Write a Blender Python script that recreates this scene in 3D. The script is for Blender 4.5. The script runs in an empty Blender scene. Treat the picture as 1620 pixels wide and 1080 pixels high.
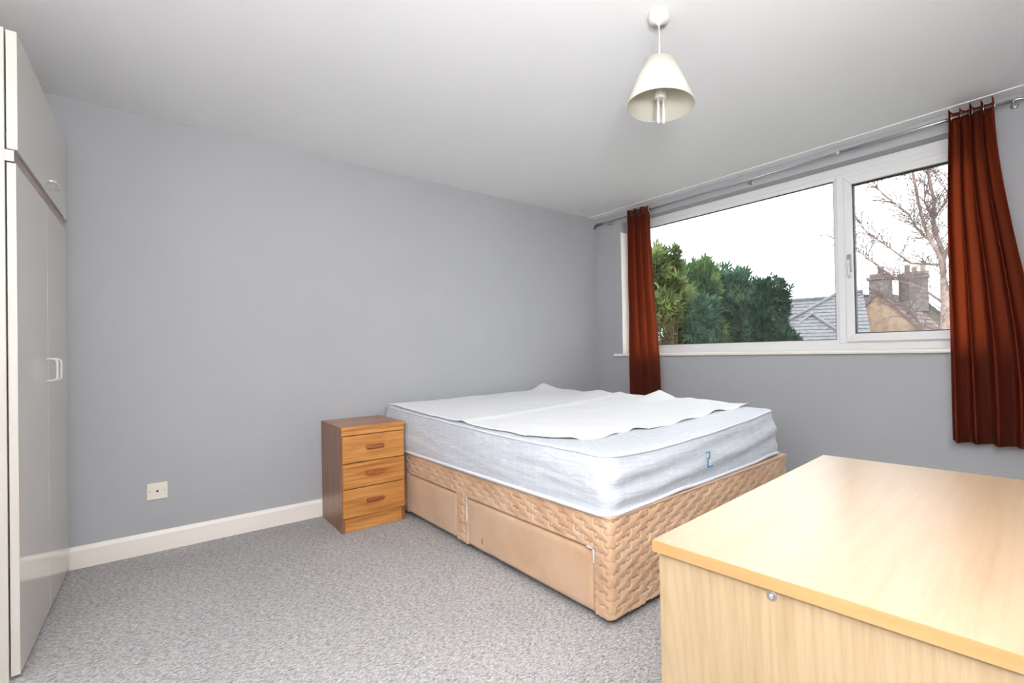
import bpy, bmesh, math, random
import numpy as np
from mathutils import Matrix, Vector

random.seed(7)
rng = np.random.default_rng(7)
scene = bpy.context.scene
COL = scene.collection
PI = math.pi

# ------------------------------------------------------------------ camera
CAMP = Vector((-3.2432, -3.6403, 1.0485))
cam_d = bpy.data.cameras.new('camera')
cam_d.sensor_width = 36.0
cam_d.lens = 759.4 / 1620 * 36.0
cam_d.shift_x = -0.0905
cam_d.shift_y = 0.0059
cam_d.clip_start = 0.05
cam_d.clip_end = 300
cam = bpy.data.objects.new('camera', cam_d)
COL.objects.link(cam)
_r = Vector((0.73703474, -0.67556104, -0.0199265))
_u = Vector((0.00857088, -0.02013836, 0.99976046))
_f = Vector((0.67580051, 0.73702899, 0.00905252))
cam.matrix_world = Matrix(((_r.x, _u.x, -_f.x, CAMP.x), (_r.y, _u.y, -_f.y, CAMP.y), (_r.z, _u.z, -_f.z, CAMP.z), (0, 0, 0, 1)))
scene.camera = cam

# ------------------------------------------------------------------ world, lamps, exposure
EXPOSURE = 0.0
SKY = 4.2
world = bpy.data.worlds.new('overcast_sky')
scene.world = world
world.use_nodes = True
_bg = world.node_tree.nodes['Background']
_bg.inputs['Color'].default_value = (0.95, 0.975, 1.0, 1)
_bg.inputs['Strength'].default_value = SKY
scene.view_settings.view_transform = 'Standard'
scene.view_settings.look = 'None'
scene.view_settings.gamma = 1.0
scene.view_settings.exposure = EXPOSURE
scene.view_settings.use_curve_mapping = False


def lamp(name, typ, loc, target, power, color=(1, 1, 1), size=0.2, **kw):
    d = bpy.data.lights.new(name, typ)
    d.energy = power
    d.color = color
    if typ == 'AREA':
        d.shape = 'DISK'
        d.size = size
    else:
        d.shadow_soft_size = size
    for k, v in kw.items():
        setattr(d, k, v)
    o = bpy.data.objects.new(name, d)
    COL.objects.link(o)
    o.location = loc
    o.rotation_euler = (Vector(target) - Vector(loc)).to_track_quat('-Z', 'Y').to_euler()
    return o


# the photographer's flash: a little light straight ahead, most of it thrown back off ceiling and walls behind
lamp('camera_flash', 'AREA', (-3.27, -3.67, 1.27), (-1.2, -1.0, 1.05), 11, (1.0, 0.99, 0.97), 0.16)
lamp('flash_off_ceiling', 'SPOT', (-3.0, -3.75, 1.5), (-2.5, -3.1, 2.4), 100, (1.0, 0.99, 0.97), 0.1, spot_size=math.radians(150), spot_blend=1.0)
lamp('flash_off_rear_wall', 'SPOT', (-3.2, -3.6, 1.4), (-3.3, -4.35, 1.9), 1480, (1.0, 0.99, 0.97), 0.1, spot_size=math.radians(120), spot_blend=1.0)
lamp('flash_off_side_wall', 'SPOT', (-3.1, -3.4, 1.5), (-4.2, -2.9, 1.8), 560, (1.0, 0.99, 0.97), 0.1, spot_size=math.radians(110), spot_blend=1.0)

# ------------------------------------------------------------------ helpers
WB = 0.0482                       # the window wall is a little out of square


def rot_frame(wx, wy, a):
    return (wx, wy, a)


def mat(name, color, rough=0.6, metal=0.0, spec=0.5, **kw):
    m = bpy.data.materials.new(name)
    m.use_nodes = True
    b = m.node_tree.nodes['Principled BSDF']
    b.inputs['Base Color'].default_value = (*color, 1)
    b.inputs['Roughness'].default_value = rough
    b.inputs['Metallic'].default_value = metal
    b.inputs['Specular IOR Level'].default_value = spec
    for k, v in kw.items():
        b.inputs[k.replace('_', ' ')].default_value = v
    return m


def nodes(m):
    nt = m.node_tree
    return nt, nt.nodes, nt.links, nt.nodes['Principled BSDF']


def coords(nt, scale=(1, 1, 1), kind='Object', rot=(0, 0, 0)):
    tc = nt.nodes.new('ShaderNodeTexCoord')
    mp = nt.nodes.new('ShaderNodeMapping')
    mp.inputs['Scale'].default_value = scale
    mp.inputs['Rotation'].default_value = rot
    nt.links.new(tc.outputs[kind], mp.inputs['Vector'])
    return mp.outputs['Vector']


def noise(nt, vec, scale, detail=3, rough=0.5, dist=0.0):
    n = nt.nodes.new('ShaderNodeTexNoise')
    n.inputs['Scale'].default_value = scale
    n.inputs['Detail'].default_value = detail
    n.inputs['Roughness'].default_value = rough
    n.inputs['Distortion'].default_value = dist
    nt.links.new(vec, n.inputs['Vector'])
    return n.outputs['Fac']


def ramp(nt, fac, stops):
    r = nt.nodes.new('ShaderNodeValToRGB')
    e = r.color_ramp.elements
    while len(e) < len(stops):
        e.new(0.5)
    for i, (p, c) in enumerate(stops):
        e[i].position = p
        e[i].color = (*c, 1)
    nt.links.new(fac, r.inputs['Fac'])
    return r.outputs['Color']


def bump(nt, bsdf, height, strength=0.3, dist=0.01, prev=None):
    b = nt.nodes.new('ShaderNodeBump')
    b.inputs['Strength'].default_value = strength
    b.inputs['Distance'].default_value = dist
    nt.links.new(height, b.inputs['Height'])
    if prev is not None:
        nt.links.new(prev, b.inputs['Normal'])
    nt.links.new(b.outputs['Normal'], bsdf.inputs['Normal'])
    return b.outputs['Normal']


def srgb(r, g, b):
    def f(c):
        c /= 255.0
        return c / 12.92 if c <= 0.04045 else ((c + 0.055) / 1.055) ** 2.4
    return (f(r), f(g), f(b))


def mix_color(nt, a, b, fac, mode='MIX'):
    n = nt.nodes.new('ShaderNodeMix')
    n.data_type = 'RGBA'
    n.blend_type = mode
    for sock, v in ((n.inputs[0], fac), (n.inputs[6], a), (n.inputs[7], b)):
        if isinstance(v, (int, float)):
            sock.default_value = v
        elif isinstance(v, tuple):
            sock.default_value = (*v, 1)
        else:
            nt.links.new(v, sock)
    return n.outputs[2]


# ------------------------------------------------------------------ materials
def paint(name, col, var=0.03, rough=0.85, bstr=0.12):
    m = mat(name, col, rough, spec=0.3)
    nt, n, l, b = nodes(m)
    v = coords(nt)
    f = noise(nt, v, 1.3, 4)
    lo = tuple(c * (1 - var) for c in col)
    hi = tuple(min(1, c * (1 + var)) for c in col)
    l.new(ramp(nt, f, [(0.3, lo), (0.7, hi)]), b.inputs['Base Color'])
    bump(nt, b, noise(nt, v, 90, 4, 0.6), bstr, 0.003)
    return m


M = {}
M['wall'] = paint('grey_wall_paint', srgb(170, 171, 174))
M['ceil'] = paint('white_ceiling_paint', srgb(237, 237, 238), 0.015, 0.9, 0.06)
M['gloss_white'] = mat('white_gloss_paint', srgb(246, 239, 231), 0.35)
M['upvc'] = mat('white_window_plastic', srgb(228, 228, 228), 0.3)
M['gasket'] = mat('black_rubber_gasket', (0.02, 0.018, 0.018), 0.6)
M['steel'] = mat('brushed_steel', (0.5, 0.5, 0.5), 0.3, 1.0)
M['handle_grey'] = mat('grey_painted_handle', (0.30, 0.31, 0.33), 0.35, 0.4)
M['chrome'] = mat('chrome', (0.85, 0.85, 0.85), 0.12, 1.0)
M['dull_chrome'] = mat('dull_chrome', (0.42, 0.43, 0.44), 0.4, 0.9)
M['dark_metal'] = mat('dull_dark_metal', (0.12, 0.12, 0.13), 0.4, 0.8)
M['plastic_white'] = mat('white_plastic', srgb(214, 212, 208), 0.35)
M['plate'] = mat('cream_plastic_plate', srgb(232, 226, 212), 0.4)
M['black'] = mat('black_plastic', (0.012, 0.012, 0.012), 0.5)


def mk_carpet():
    m = mat('grey_twist_carpet', srgb(158, 154, 152), 0.95, spec=0.1)
    nt, n, l, b = nodes(m)
    v = coords(nt)
    vs = coords(nt, (1.0, 1.9, 1), rot=(0, 0, 0.75))
    f1 = noise(nt, vs, 74, 3, 0.65, 0.8)
    f2 = noise(nt, v, 260, 2, 0.6)
    f3 = noise(nt, v, 3.0, 3)
    a = ramp(nt, f1, [(0.34, srgb(142, 139, 138)), (0.5, srgb(190, 187, 186)), (0.66, srgb(224, 221, 220))])
    c = ramp(nt, f2, [(0.3, (0.62, 0.62, 0.62)), (0.65, (1.12, 1.12, 1.12))])
    d = ramp(nt, f3, [(0.3, (0.94, 0.94, 0.94)), (0.7, (1.04, 1.04, 1.04))])
    col = mix_color(nt, mix_color(nt, a, c, 1.0, 'MULTIPLY'), d, 1.0, 'MULTIPLY')
    l.new(col, b.inputs['Base Color'])
    nb = bump(nt, b, f1, 0.9, 0.006)
    bump(nt, b, f2, 0.5, 0.003, nb)
    return m


def wood(name, base, dark, light, axis=0, scale=6.0, stretch=14.0, rough=0.38, contrast=1.0, rings=True, coat=0.0):
    """grain running along the given local axis"""
    m = mat(name, base, rough)
    nt, n, l, b = nodes(m)
    sc = [stretch * 0.5] * 3
    sc[axis] = 0.45
    v = coords(nt, tuple(sc))
    w1 = noise(nt, v, scale, 5, 0.6, 0.4)
    sc2 = [stretch * 5.0] * 3
    sc2[axis] = 2.2
    v2 = coords(nt, tuple(sc2))
    w2 = noise(nt, v2, scale * 1.6, 3, 0.6)
    a = ramp(nt, w1, [(0.32, dark), (0.5, base), (0.7, light)])
    g = ramp(nt, w2, [(0.35, tuple([1 - 0.16 * contrast] * 3)), (0.6, (1.0, 1.0, 1.0))])
    col = mix_color(nt, a, g, 1.0, 'MULTIPLY')
    if rings:
        sc3 = [2.6] * 3
        sc3[axis] = 0.35
        v3 = coords(nt, tuple(sc3))
        wv = nt.nodes.new('ShaderNodeTexWave')
        wv.wave_type = 'RINGS'
        wv.rings_direction = 'SPHERICAL'
        wv.inputs['Scale'].default_value = 9.0
        wv.inputs['Distortion'].default_value = 3.0
        wv.inputs['Detail'].default_value = 2.0
        l.new(v3, wv.inputs['Vector'])
        r = ramp(nt, wv.outputs['Fac'], [(0.0, tuple([1 - 0.12 * contrast] * 3)), (0.5, (1.0, 1.0, 1.0))])
        col = mix_color(nt, col, r, 1.0, 'MULTIPLY')
    l.new(col, b.inputs['Base Color'])
    bump(nt, b, w2, 0.05, 0.002)
    b.inputs['Coat Weight'].default_value = coat
    return m


M['carpet'] = mk_carpet()
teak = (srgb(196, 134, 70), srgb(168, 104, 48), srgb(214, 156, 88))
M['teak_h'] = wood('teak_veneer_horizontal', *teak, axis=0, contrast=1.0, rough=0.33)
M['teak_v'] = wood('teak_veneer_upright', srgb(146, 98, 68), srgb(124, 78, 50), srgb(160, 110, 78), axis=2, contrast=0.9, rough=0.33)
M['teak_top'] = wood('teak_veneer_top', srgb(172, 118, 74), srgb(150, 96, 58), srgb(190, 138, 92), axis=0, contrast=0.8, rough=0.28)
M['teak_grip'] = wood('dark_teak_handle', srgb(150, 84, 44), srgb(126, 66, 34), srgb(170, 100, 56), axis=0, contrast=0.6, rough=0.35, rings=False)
beech = (srgb(172, 147, 120), srgb(167, 141, 113), srgb(176, 152, 126))
M['beech_top'] = wood('pale_beech_top', *beech, axis=0, contrast=0.3, rough=0.3, stretch=10, coat=0.0)
M['beech_side'] = wood('pale_beech_side', srgb(168, 145, 113), srgb(160, 136, 103), srgb(174, 152, 120), axis=2, contrast=0.55, rough=0.45, stretch=14)
M['beech_edge'] = wood('orange_beech_edging', srgb(186, 134, 88), srgb(178, 126, 80), srgb(192, 142, 96), axis=1, contrast=0.3, rough=0.45, rings=False)


def mk_laminate():
    m = mat('glossy_beige_laminate', srgb(216, 211, 204), 0.09)
    nt, n, l, b = nodes(m)
    bump(nt, b, noise(nt, coords(nt), 9, 1), 0.012, 0.001)
    return m


M['laminate'] = mk_laminate()
M['edge_white'] = mat('white_door_edging', srgb(190, 184, 175), 0.4)
M['bronze'] = mat('brown_shadow_rail', srgb(150, 132, 120), 0.35)


def mk_satin():
    m = mat('peach_satin_damask', srgb(205, 170, 140), 0.32, spec=0.6)
    nt, n, l, b = nodes(m)
    v = coords(nt)
    f = noise(nt, v, 9, 3)
    l.new(ramp(nt, f, [(0.3, srgb(188, 148, 118)), (0.52, srgb(200, 164, 132)), (0.75, srgb(212, 178, 152))]), b.inputs['Base Color'])
    b.inputs['Sheen Weight'].default_value = 0.35
    b.inputs['Sheen Roughness'].default_value = 0.35
    bump(nt, b, noise(nt, v, 240, 2), 0.12, 0.001)
    return m


M['satin'] = mk_satin()


def mk_drawer_satin():
    m = mat('flat_peach_satin', srgb(208, 172, 138), 0.38)
    nt, n, l, b = nodes(m)
    v = coords(nt)
    f = noise(nt, v, 5, 4, 0.6)
    l.new(ramp(nt, f, [(0.3, srgb(188, 148, 114)), (0.5, srgb(198, 162, 128)), (0.72, srgb(204, 168, 140))]), b.inputs['Base Color'])
    b.inputs['Sheen Weight'].default_value = 0.3
    return m


M['satin_flat'] = mk_drawer_satin()


def mk_mattress():
    m = mat('white_damask_ticking', srgb(222, 227, 236), 0.4)
    nt, n, l, b = nodes(m)
    tc = nt.nodes.new('ShaderNodeTexCoord')
    # fine vertical woven stripes (along u) and leafy damask blotches, on the unrolled border
    mp = nt.nodes.new('ShaderNodeMapping')
    l.new(tc.outputs['UV'], mp.inputs['Vector'])
    sep = nt.nodes.new('ShaderNodeSeparateXYZ')
    l.new(mp.outputs['Vector'], sep.inputs[0])

    def math_n(op, a, b_=None):
        k = nt.nodes.new('ShaderNodeMath')
        k.operation = op
        for i, x in enumerate((a, b_)):
            if x is None:
                continue
            if isinstance(x, (int, float)):
                k.inputs[i].default_value = x
            else:
                l.new(x, k.inputs[i])
        return k.outputs[0]
    u = math_n('MULTIPLY', sep.outputs[0], 1 / 0.085)
    fr = math_n('FRACT', u)
    d = math_n('ABSOLUTE', math_n('SUBTRACT', fr, 0.5))
    stripe = math_n('LESS_THAN', d, 0.022)
    w = nt.nodes.new('ShaderNodeTexWave')
    w.wave_type = 'RINGS'
    w.inputs['Scale'].default_value = 9
    w.inputs['Distortion'].default_value = 6
    w.inputs['Detail'].default_value = 2
    w.inputs['Detail Scale'].default_value = 2
    l.new(mp.outputs['Vector'], w.inputs['Vector'])
    blot = noise(nt, mp.outputs['Vector'], 7, 2)
    mask = math_n('MULTIPLY', math_n('GREATER_THAN', blot, 0.6), math_n('GREATER_THAN', w.outputs['Fac'], 0.62))
    tot = math_n('MAXIMUM', math_n('MULTIPLY', stripe, 0.6), math_n('MULTIPLY', mask, 0.4))
    col = mix_color(nt, srgb(199, 204, 212), srgb(226, 228, 231), tot)
    l.new(col, b.inputs['Base Color'])
    ro = nt.nodes.new('ShaderNodeMapRange')
    ro.inputs['To Min'].default_value = 0.55
    ro.inputs['To Max'].default_value = 0.4
    l.new(tot, ro.inputs['Value'])
    l.new(ro.outputs[0], b.inputs['Roughness'])
    mp2 = nt.nodes.new('ShaderNodeMapping')
    mp2.inputs['Scale'].default_value = (2.2, 11, 1)
    l.new(tc.outputs['UV'], mp2.inputs['Vector'])
    nb = bump(nt, b, noise(nt, mp2.outputs['Vector'], 2.6, 3, 0.5, 0.8), 0.35, 0.02)
    bump(nt, b, noise(nt, mp.outputs['Vector'], 350, 1), 0.08, 0.001, nb)
    b.inputs['Sheen Weight'].default_value = 0.2
    return m


M['ticking'] = mk_mattress()


def mk_cloth(name, c, bs=0.25, sc=60):
    m = mat(name, c, 0.85, spec=0.2)
    nt, n, l, b = nodes(m)
    v = coords(nt)
    nb = bump(nt, b, noise(nt, v, 5, 3, 0.5, 0.5), 0.12, 0.01)
    bump(nt, b, noise(nt, v, sc * 6, 2), bs, 0.001, nb)
    return m


M['sheet'] = mk_cloth('white_fleece_sheet', srgb(242, 243, 245))
M['piping'] = mat('white_satin_piping', srgb(232, 232, 240), 0.45)
M['blue'] = mat('blue_printed_ribbon', srgb(96, 150, 190), 0.5)


def mk_curtain():
    m = mat('rust_brown_curtain_cloth', srgb(160, 78, 42), 0.8, spec=0.2)
    nt, n, l, b = nodes(m)
    v = coords(nt)
    f = noise(nt, coords(nt, (1, 1, 1)), 320, 2)
    colr = ramp(nt, f, [(0.3, srgb(80, 46, 36)), (0.7, srgb(98, 58, 44))])
    l.new(colr, b.inputs['Base Color'])
    bump(nt, b, f, 0.15, 0.001)
    tr = nt.nodes.new('ShaderNodeBsdfTranslucent')
    tr.inputs['Color'].default_value = (*srgb(224, 144, 100), 1)
    mx = nt.nodes.new('ShaderNodeMixShader')
    mx.inputs[0].default_value = 0.62
    l.new(b.outputs[0], mx.inputs[1])
    l.new(tr.outputs[0], mx.inputs[2])
    l.new(mx.outputs[0], nt.nodes['Material Output'].inputs['Surface'])
    return m


M['curtain'] = mk_curtain()


def mk_shade():
    m = mat('cream_lampshade_card', srgb(214, 213, 203), 0.7, spec=0.2)
    nt, n, l, b = nodes(m)
    tr = nt.nodes.new('ShaderNodeBsdfTranslucent')
    tr.inputs['Color'].default_value = (*srgb(240, 232, 200), 1)
    mx = nt.nodes.new('ShaderNodeMixShader')
    mx.inputs[0].default_value = 0.25
    l.new(b.outputs[0], mx.inputs[1])
    l.new(tr.outputs[0], mx.inputs[2])
    l.new(mx.outputs[0], nt.nodes['Material Output'].inputs['Surface'])
    return m


M['shade'] = mk_shade()


def mk_glass():
    m = bpy.data.materials.new('window_glass')
    m.use_nodes = True
    nt = m.node_tree
    for nn in list(nt.nodes):
        if nn.type != 'OUTPUT_MATERIAL':
            nt.nodes.remove(nn)
    out = [nn for nn in nt.nodes if nn.type == 'OUTPUT_MATERIAL'][0]
    t = nt.nodes.new('ShaderNodeBsdfTransparent')
    t.inputs['Color'].default_value = (0.97, 0.985, 0.98, 1)
    g = nt.nodes.new('ShaderNodeBsdfGlossy')
    g.inputs['Roughness'].default_value = 0.0
    lw = nt.nodes.new('ShaderNodeLayerWeight')
    pw = nt.nodes.new('ShaderNodeMath')
    pw.operation = 'POWER'
    pw.inputs[1].default_value = 5.0
    nt.links.new(lw.outputs['Facing'], pw.inputs[0])
    fr = nt.nodes.new('ShaderNodeMath')
    fr.operation = 'MULTIPLY_ADD'
    fr.inputs[1].default_value = 0.95
    fr.inputs[2].default_value = 0.045
    nt.links.new(pw.outputs[0], fr.inputs[0])
    mx = nt.nodes.new('ShaderNodeMixShader')
    nt.links.new(fr.outputs[0], mx.inputs[0])
    nt.links.new(t.outputs[0], mx.inputs[1])
    nt.links.new(g.outputs[0], mx.inputs[2])
    nt.links.new(mx.outputs[0], out.inputs['Surface'])
    return m


M['glass'] = mk_glass()
M['clear'] = mat('clear_acrylic', (0.9, 0.92, 0.92), 0.08, Transmission_Weight=0.6)


def mk_leaf(name, lo, mid, hi):
    m = mat(name, mid, 0.75, spec=0.2)
    nt, n, l, b = nodes(m)
    f = noise(nt, coords(nt), 2.2, 4, 0.7)
    l.new(ramp(nt, f, [(0.32, lo), (0.5, mid), (0.68, hi)]), b.inputs['Base Color'])
    return m


M['leaf_lime'] = mk_leaf('lime_conifer_foliage', srgb(52, 62, 40), srgb(82, 96, 58), srgb(130, 142, 84))
M['leaf_green'] = mk_leaf('green_conifer_foliage', srgb(46, 70, 46), srgb(80, 106, 62), srgb(120, 144, 84))
M['leaf_mid'] = mk_leaf('blue_green_conifer_foliage', srgb(38, 62, 50), srgb(64, 92, 70), srgb(100, 126, 86))
M['leaf_dark'] = mk_leaf('dark_holly_foliage', srgb(26, 44, 36), srgb(44, 66, 52), srgb(66, 92, 68))


def mk_noisy(name, c1, c2, c3, sc=8, rough=0.85, bs=0.3):
    m = mat(name, c2, rough, spec=0.2)
    nt, n, l, b = nodes(m)
    v = coords(nt)
    f = noise(nt, v, sc, 5, 0.65)
    l.new(ramp(nt, f, [(0.3, c1), (0.5, c2), (0.7, c3)]), b.inputs['Base Color'])
    bump(nt, b, f, bs, 0.02)
    return m


M['bark'] = mk_noisy('brown_bark', srgb(52, 42, 34), srgb(78, 64, 52), srgb(100, 84, 68), 12)
M['birch'] = mk_noisy('pinkish_birch_bark', srgb(108, 84, 76), srgb(138, 114, 104), srgb(160, 138, 128), 14)
M['twig'] = mk_noisy('red_brown_birch_twigs', srgb(88, 68, 66), srgb(108, 88, 84), srgb(124, 102, 98), 14)
M['stone'] = mk_noisy('yellow_bath_stone', srgb(130, 108, 94), srgb(156, 132, 112), srgb(172, 150, 130), 2.5)
M['grime_stone'] = mk_noisy('sooty_brown_stone', srgb(88, 80, 70), srgb(112, 102, 88), srgb(132, 120, 102), 2.5)
M['chimney'] = mk_noisy('weathered_grey_brick', srgb(84, 76, 74), srgb(106, 98, 95), srgb(124, 116, 112), 6)
M['pot'] = mk_noisy('buff_clay', srgb(138, 118, 102), srgb(156, 136, 118), srgb(170, 150, 132), 5)
M['render'] = mk_noisy('pale_house_render', srgb(190, 186, 178), srgb(204, 200, 192), srgb(212, 208, 202), 2)
M['tile_grey'] = mk_noisy('grey_concrete_tiles', srgb(96, 96, 100), srgb(115, 115, 119), srgb(130, 130, 134), 7)
M['tile_brown'] = mk_noisy('brown_roof_slates', srgb(84, 72, 70), srgb(104, 90, 86), srgb(120, 106, 100), 7)
M['tile_slate'] = mk_noisy('dark_slates', srgb(64, 64, 70), srgb(80, 80, 86), srgb(94, 94, 100), 7)
M['lead'] = mat('pale_lead_flashing', srgb(206, 208, 214), 0.5)
M['grass'] = mk_noisy('winter_lawn', srgb(74, 80, 58), srgb(92, 98, 72), srgb(108, 112, 86), 1.5)


# ------------------------------------------------------------------ mesh helpers
def link(o, parent=None):
    COL.objects.link(o)
    if parent is not None:
        o.parent = parent
    return o


def tag(o, label=None, cat=None, group=None, kind=None):
    if label:
        o['label'] = label
    if cat:
        o['category'] = cat
    if group:
        o['group'] = group
    if kind:
        o['kind'] = kind
    return o


def empty(name, loc=(0, 0, 0), rz=0.0, parent=None):
    o = bpy.data.objects.new(name, None)
    o.empty_display_size = 0.1
    o.location = loc
    o.rotation_euler = (0, 0, rz)
    return link(o, parent)


class MB:
    def __init__(self):
        self.bm = bmesh.new()

    def box(self, a, b, mi=0):
        x0, y0, z0 = a
        x1, y1, z1 = b
        x0, x1 = min(x0, x1), max(x0, x1)
        y0, y1 = min(y0, y1), max(y0, y1)
        z0, z1 = min(z0, z1), max(z0, z1)
        v = [self.bm.verts.new(p) for p in ((x0, y0, z0), (x1, y0, z0), (x1, y1, z0), (x0, y1, z0), (x0, y0, z1), (x1, y0, z1), (x1, y1, z1), (x0, y1, z1))]
        for f in ((0, 3, 2, 1), (4, 5, 6, 7), (0, 1, 5, 4), (1, 2, 6, 5), (2, 3, 7, 6), (3, 0, 4, 7)):
            fc = self.bm.faces.new([v[i] for i in f])
            fc.material_index = mi
        return self

    def prism(self, pts, vec, mi=0):
        """closed polygon of 3D points pushed along vec"""
        vec = Vector(vec)
        a = [self.bm.verts.new(Vector(p)) for p in pts]
        b = [self.bm.verts.new(Vector(p) + vec) for p in pts]
        n = len(pts)
        fs = [self.bm.faces.new(a[::-1]), self.bm.faces.new(b)]
        for i in range(n):
            fs.append(self.bm.faces.new((a[i], a[(i + 1) % n], b[(i + 1) % n], b[i])))
        for f in fs:
            f.material_index = mi
        return self

    def tube(self, pts, radii, seg=10, caps=True, closed=False):
        pts = [Vector(p) for p in pts]
        if not isinstance(radii, (list, tuple)):
            radii = [radii] * len(pts)
        n = len(pts)
        rings = []
        up = None
        for i, p in enumerate(pts):
            if closed:
                t = (pts[(i + 1) % n] - pts[i - 1]).normalized()
            elif i == 0:
                t = (pts[1] - p).normalized()
            elif i == n - 1:
                t = (p - pts[i - 1]).normalized()
            else:
                t = (pts[i + 1] - pts[i - 1]).normalized()
            if up is None:
                up = Vector((0, 0, 1)) if abs(t.z) < 0.9 else Vector((1, 0, 0))
            s = t.cross(up)
            if s.length < 1e-6:
                s = t.cross(Vector((0, 1, 0)))
            s.normalize()
            up = s.cross(t).normalized()
            r = radii[i]
            rings.append([self.bm.verts.new(p + (s * math.cos(2 * PI * k / seg) + up * math.sin(2 * PI * k / seg)) * r) for k in range(seg)])
        m = n if closed else n - 1
        for i in range(m):
            A, B = rings[i], rings[(i + 1) % n]
            for k in range(seg):
                f = self.bm.faces.new((A[k], A[(k + 1) % seg], B[(k + 1) % seg], B[k]))
                f.smooth = True
        if caps and not closed:
            self.bm.faces.new(rings[0][::-1])
            self.bm.faces.new(rings[-1])
        return self

    def lathe(self, prof, center=(0, 0, 0), seg=32, cap=True, axis='Z'):
        c = Vector(center)
        rings = []
        for r, z in prof:
            ring = []
            for k in range(seg):
                a = 2 * PI * k / seg
                if axis == 'Z':
                    p = Vector((r * math.cos(a), r * math.sin(a), z))
                elif axis == 'X':
                    p = Vector((z, r * math.cos(a), r * math.sin(a)))
                else:
                    p = Vector((r * math.cos(a), z, r * math.sin(a)))
                ring.append(self.bm.verts.new(c + p))
            rings.append(ring)
        for A, B in zip(rings, rings[1:]):
            for k in range(seg):
                f = self.bm.faces.new((A[k], A[(k + 1) % seg], B[(k + 1) % seg], B[k]))
                f.smooth = True
        if cap:
            self.bm.faces.new(rings[0][::-1])
            self.bm.faces.new(rings[-1])
        return self

    def build(self, name, m, parent=None, bevel=0.0, seg=2, loc=None, rz=0.0, smooth=False):
        bmesh.ops.recalc_face_normals(self.bm, faces=self.bm.faces[:])
        if bevel > 0:
            ed = [e for e in self.bm.edges if len(e.link_faces) == 2 and e.calc_face_angle(0) > 0.6]
            if ed:
                bmesh.ops.bevel(self.bm, geom=ed, offset=bevel, segments=seg, profile=0.5, affect='EDGES', clamp_overlap=True)
        me = bpy.data.meshes.new(name)
        self.bm.to_mesh(me)
        self.bm.free()
        if smooth:
            me.polygons.foreach_set('use_smooth', [True] * len(me.polygons))
        o = bpy.data.objects.new(name, me)
        ms = m if isinstance(m, (list, tuple)) else [m]
        for x in ms:
            me.materials.append(x)
        if loc is not None:
            o.location = loc
        o.rotation_euler = (0, 0, rz)
        return link(o, parent)


def np_mesh(name, verts, quads, m, parent=None, smooth=True, uv=None, loc=None, rz=0.0):
    me = bpy.data.meshes.new(name)
    verts = np.asarray(verts, dtype=np.float32)
    quads = np.asarray(quads, dtype=np.int32)
    k = quads.shape[1]
    me.vertices.add(len(verts))
    me.vertices.foreach_set('co', verts.ravel())
    me.loops.add(quads.size)
    me.loops.foreach_set('vertex_index', quads.ravel())
    me.polygons.add(len(quads))
    me.polygons.foreach_set('loop_start', np.arange(0, quads.size, k, dtype=np.int32))
    me.polygons.foreach_set('use_smooth', np.full(len(quads), smooth))
    if uv is not None:
        ul = me.uv_layers.new(name='UVMap')
        ul.data.foreach_set('uv', np.asarray(uv, dtype=np.float32)[quads.ravel()].ravel())
    me.update(calc_edges=True)
    me.validate()
    me.materials.append(m)
    o = bpy.data.objects.new(name, me)
    if loc is not None:
        o.location = loc
    o.rotation_euler = (0, 0, rz)
    return link(o, parent)


def grid_quads(nr, nc, closed=False):
    i = np.arange(nr - 1)[:, None]
    j = np.arange(nc if closed else nc - 1)[None, :]
    a = i * nc + j
    b = i * nc + (j + 1) % nc
    return np.stack([a, b, b + nc, a + nc], -1).reshape(-1, 4)


def vnoise(x, y, seed=0):
    """cheap smooth value noise, numpy"""
    r = np.random.default_rng(seed)
    T = r.random((64, 64))
    xi, yi = np.floor(x).astype(int), np.floor(y).astype(int)
    fx, fy = x - xi, y - yi
    fx = fx * fx * (3 - 2 * fx)
    fy = fy * fy * (3 - 2 * fy)
    g = lambda a, b: T[a % 64, b % 64]
    return (g(xi, yi) * (1 - fx) * (1 - fy) + g(xi + 1, yi) * fx * (1 - fy) + g(xi, yi + 1) * (1 - fx) * fy + g(xi + 1, yi + 1) * fx * fy) - 0.5


# ------------------------------------------------------------------ the room
H = 2.4
wallp = MB().box((-4.45, 0, -0.02), (0.6, 0.2, H + 0.02)).build('wall_back', M['wall'])
tag(wallp, kind='structure')
tag(MB().box((-4.45, -4.6, -0.02), (-4.22, 0.0, H + 0.02)).build('wall_left', M['wall']), kind='structure')
tag(MB().box((-4.22, -4.6, -0.02), (0.6, -4.35, H + 0.02)).build('wall_front', M['wall']), kind='structure')
tag(MB().box((-4.45, -4.6, -0.15), (0.7, 0.2, 0.0)).build('floor', M['carpet']), kind='structure')
tag(MB().box((-4.45, -4.6, H), (0.7, 0.2, H + 0.2)).build('ceiling', M['ceil']), kind='structure')

# window wall, in its own frame: local x outwards, local y along the wall
TL, TR, ZS, ZT = -0.345, -3.17, 1.003, 2.29
FD = 0.09
w = MB()
w.box((0, TL, 0), (0.27, 0.0, H))
w.box((0, -4.36, 0), (0.27, TR, H))
w.box((0, TR, 0), (0.27, TL, ZS))
w.box((0, TR, ZT), (0.27, TL, H))
tag(w.build('wall_right', M['wall'], rz=WB), kind='structure')

# flat strip on the ceiling along the window wall
tag(MB().box((-0.091, -4.3, H - 0.006), (0.0, 0.0, H)).build('trim_1', M['ceil'], rz=WB, bevel=0.002, seg=1), kind='structure')

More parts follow.
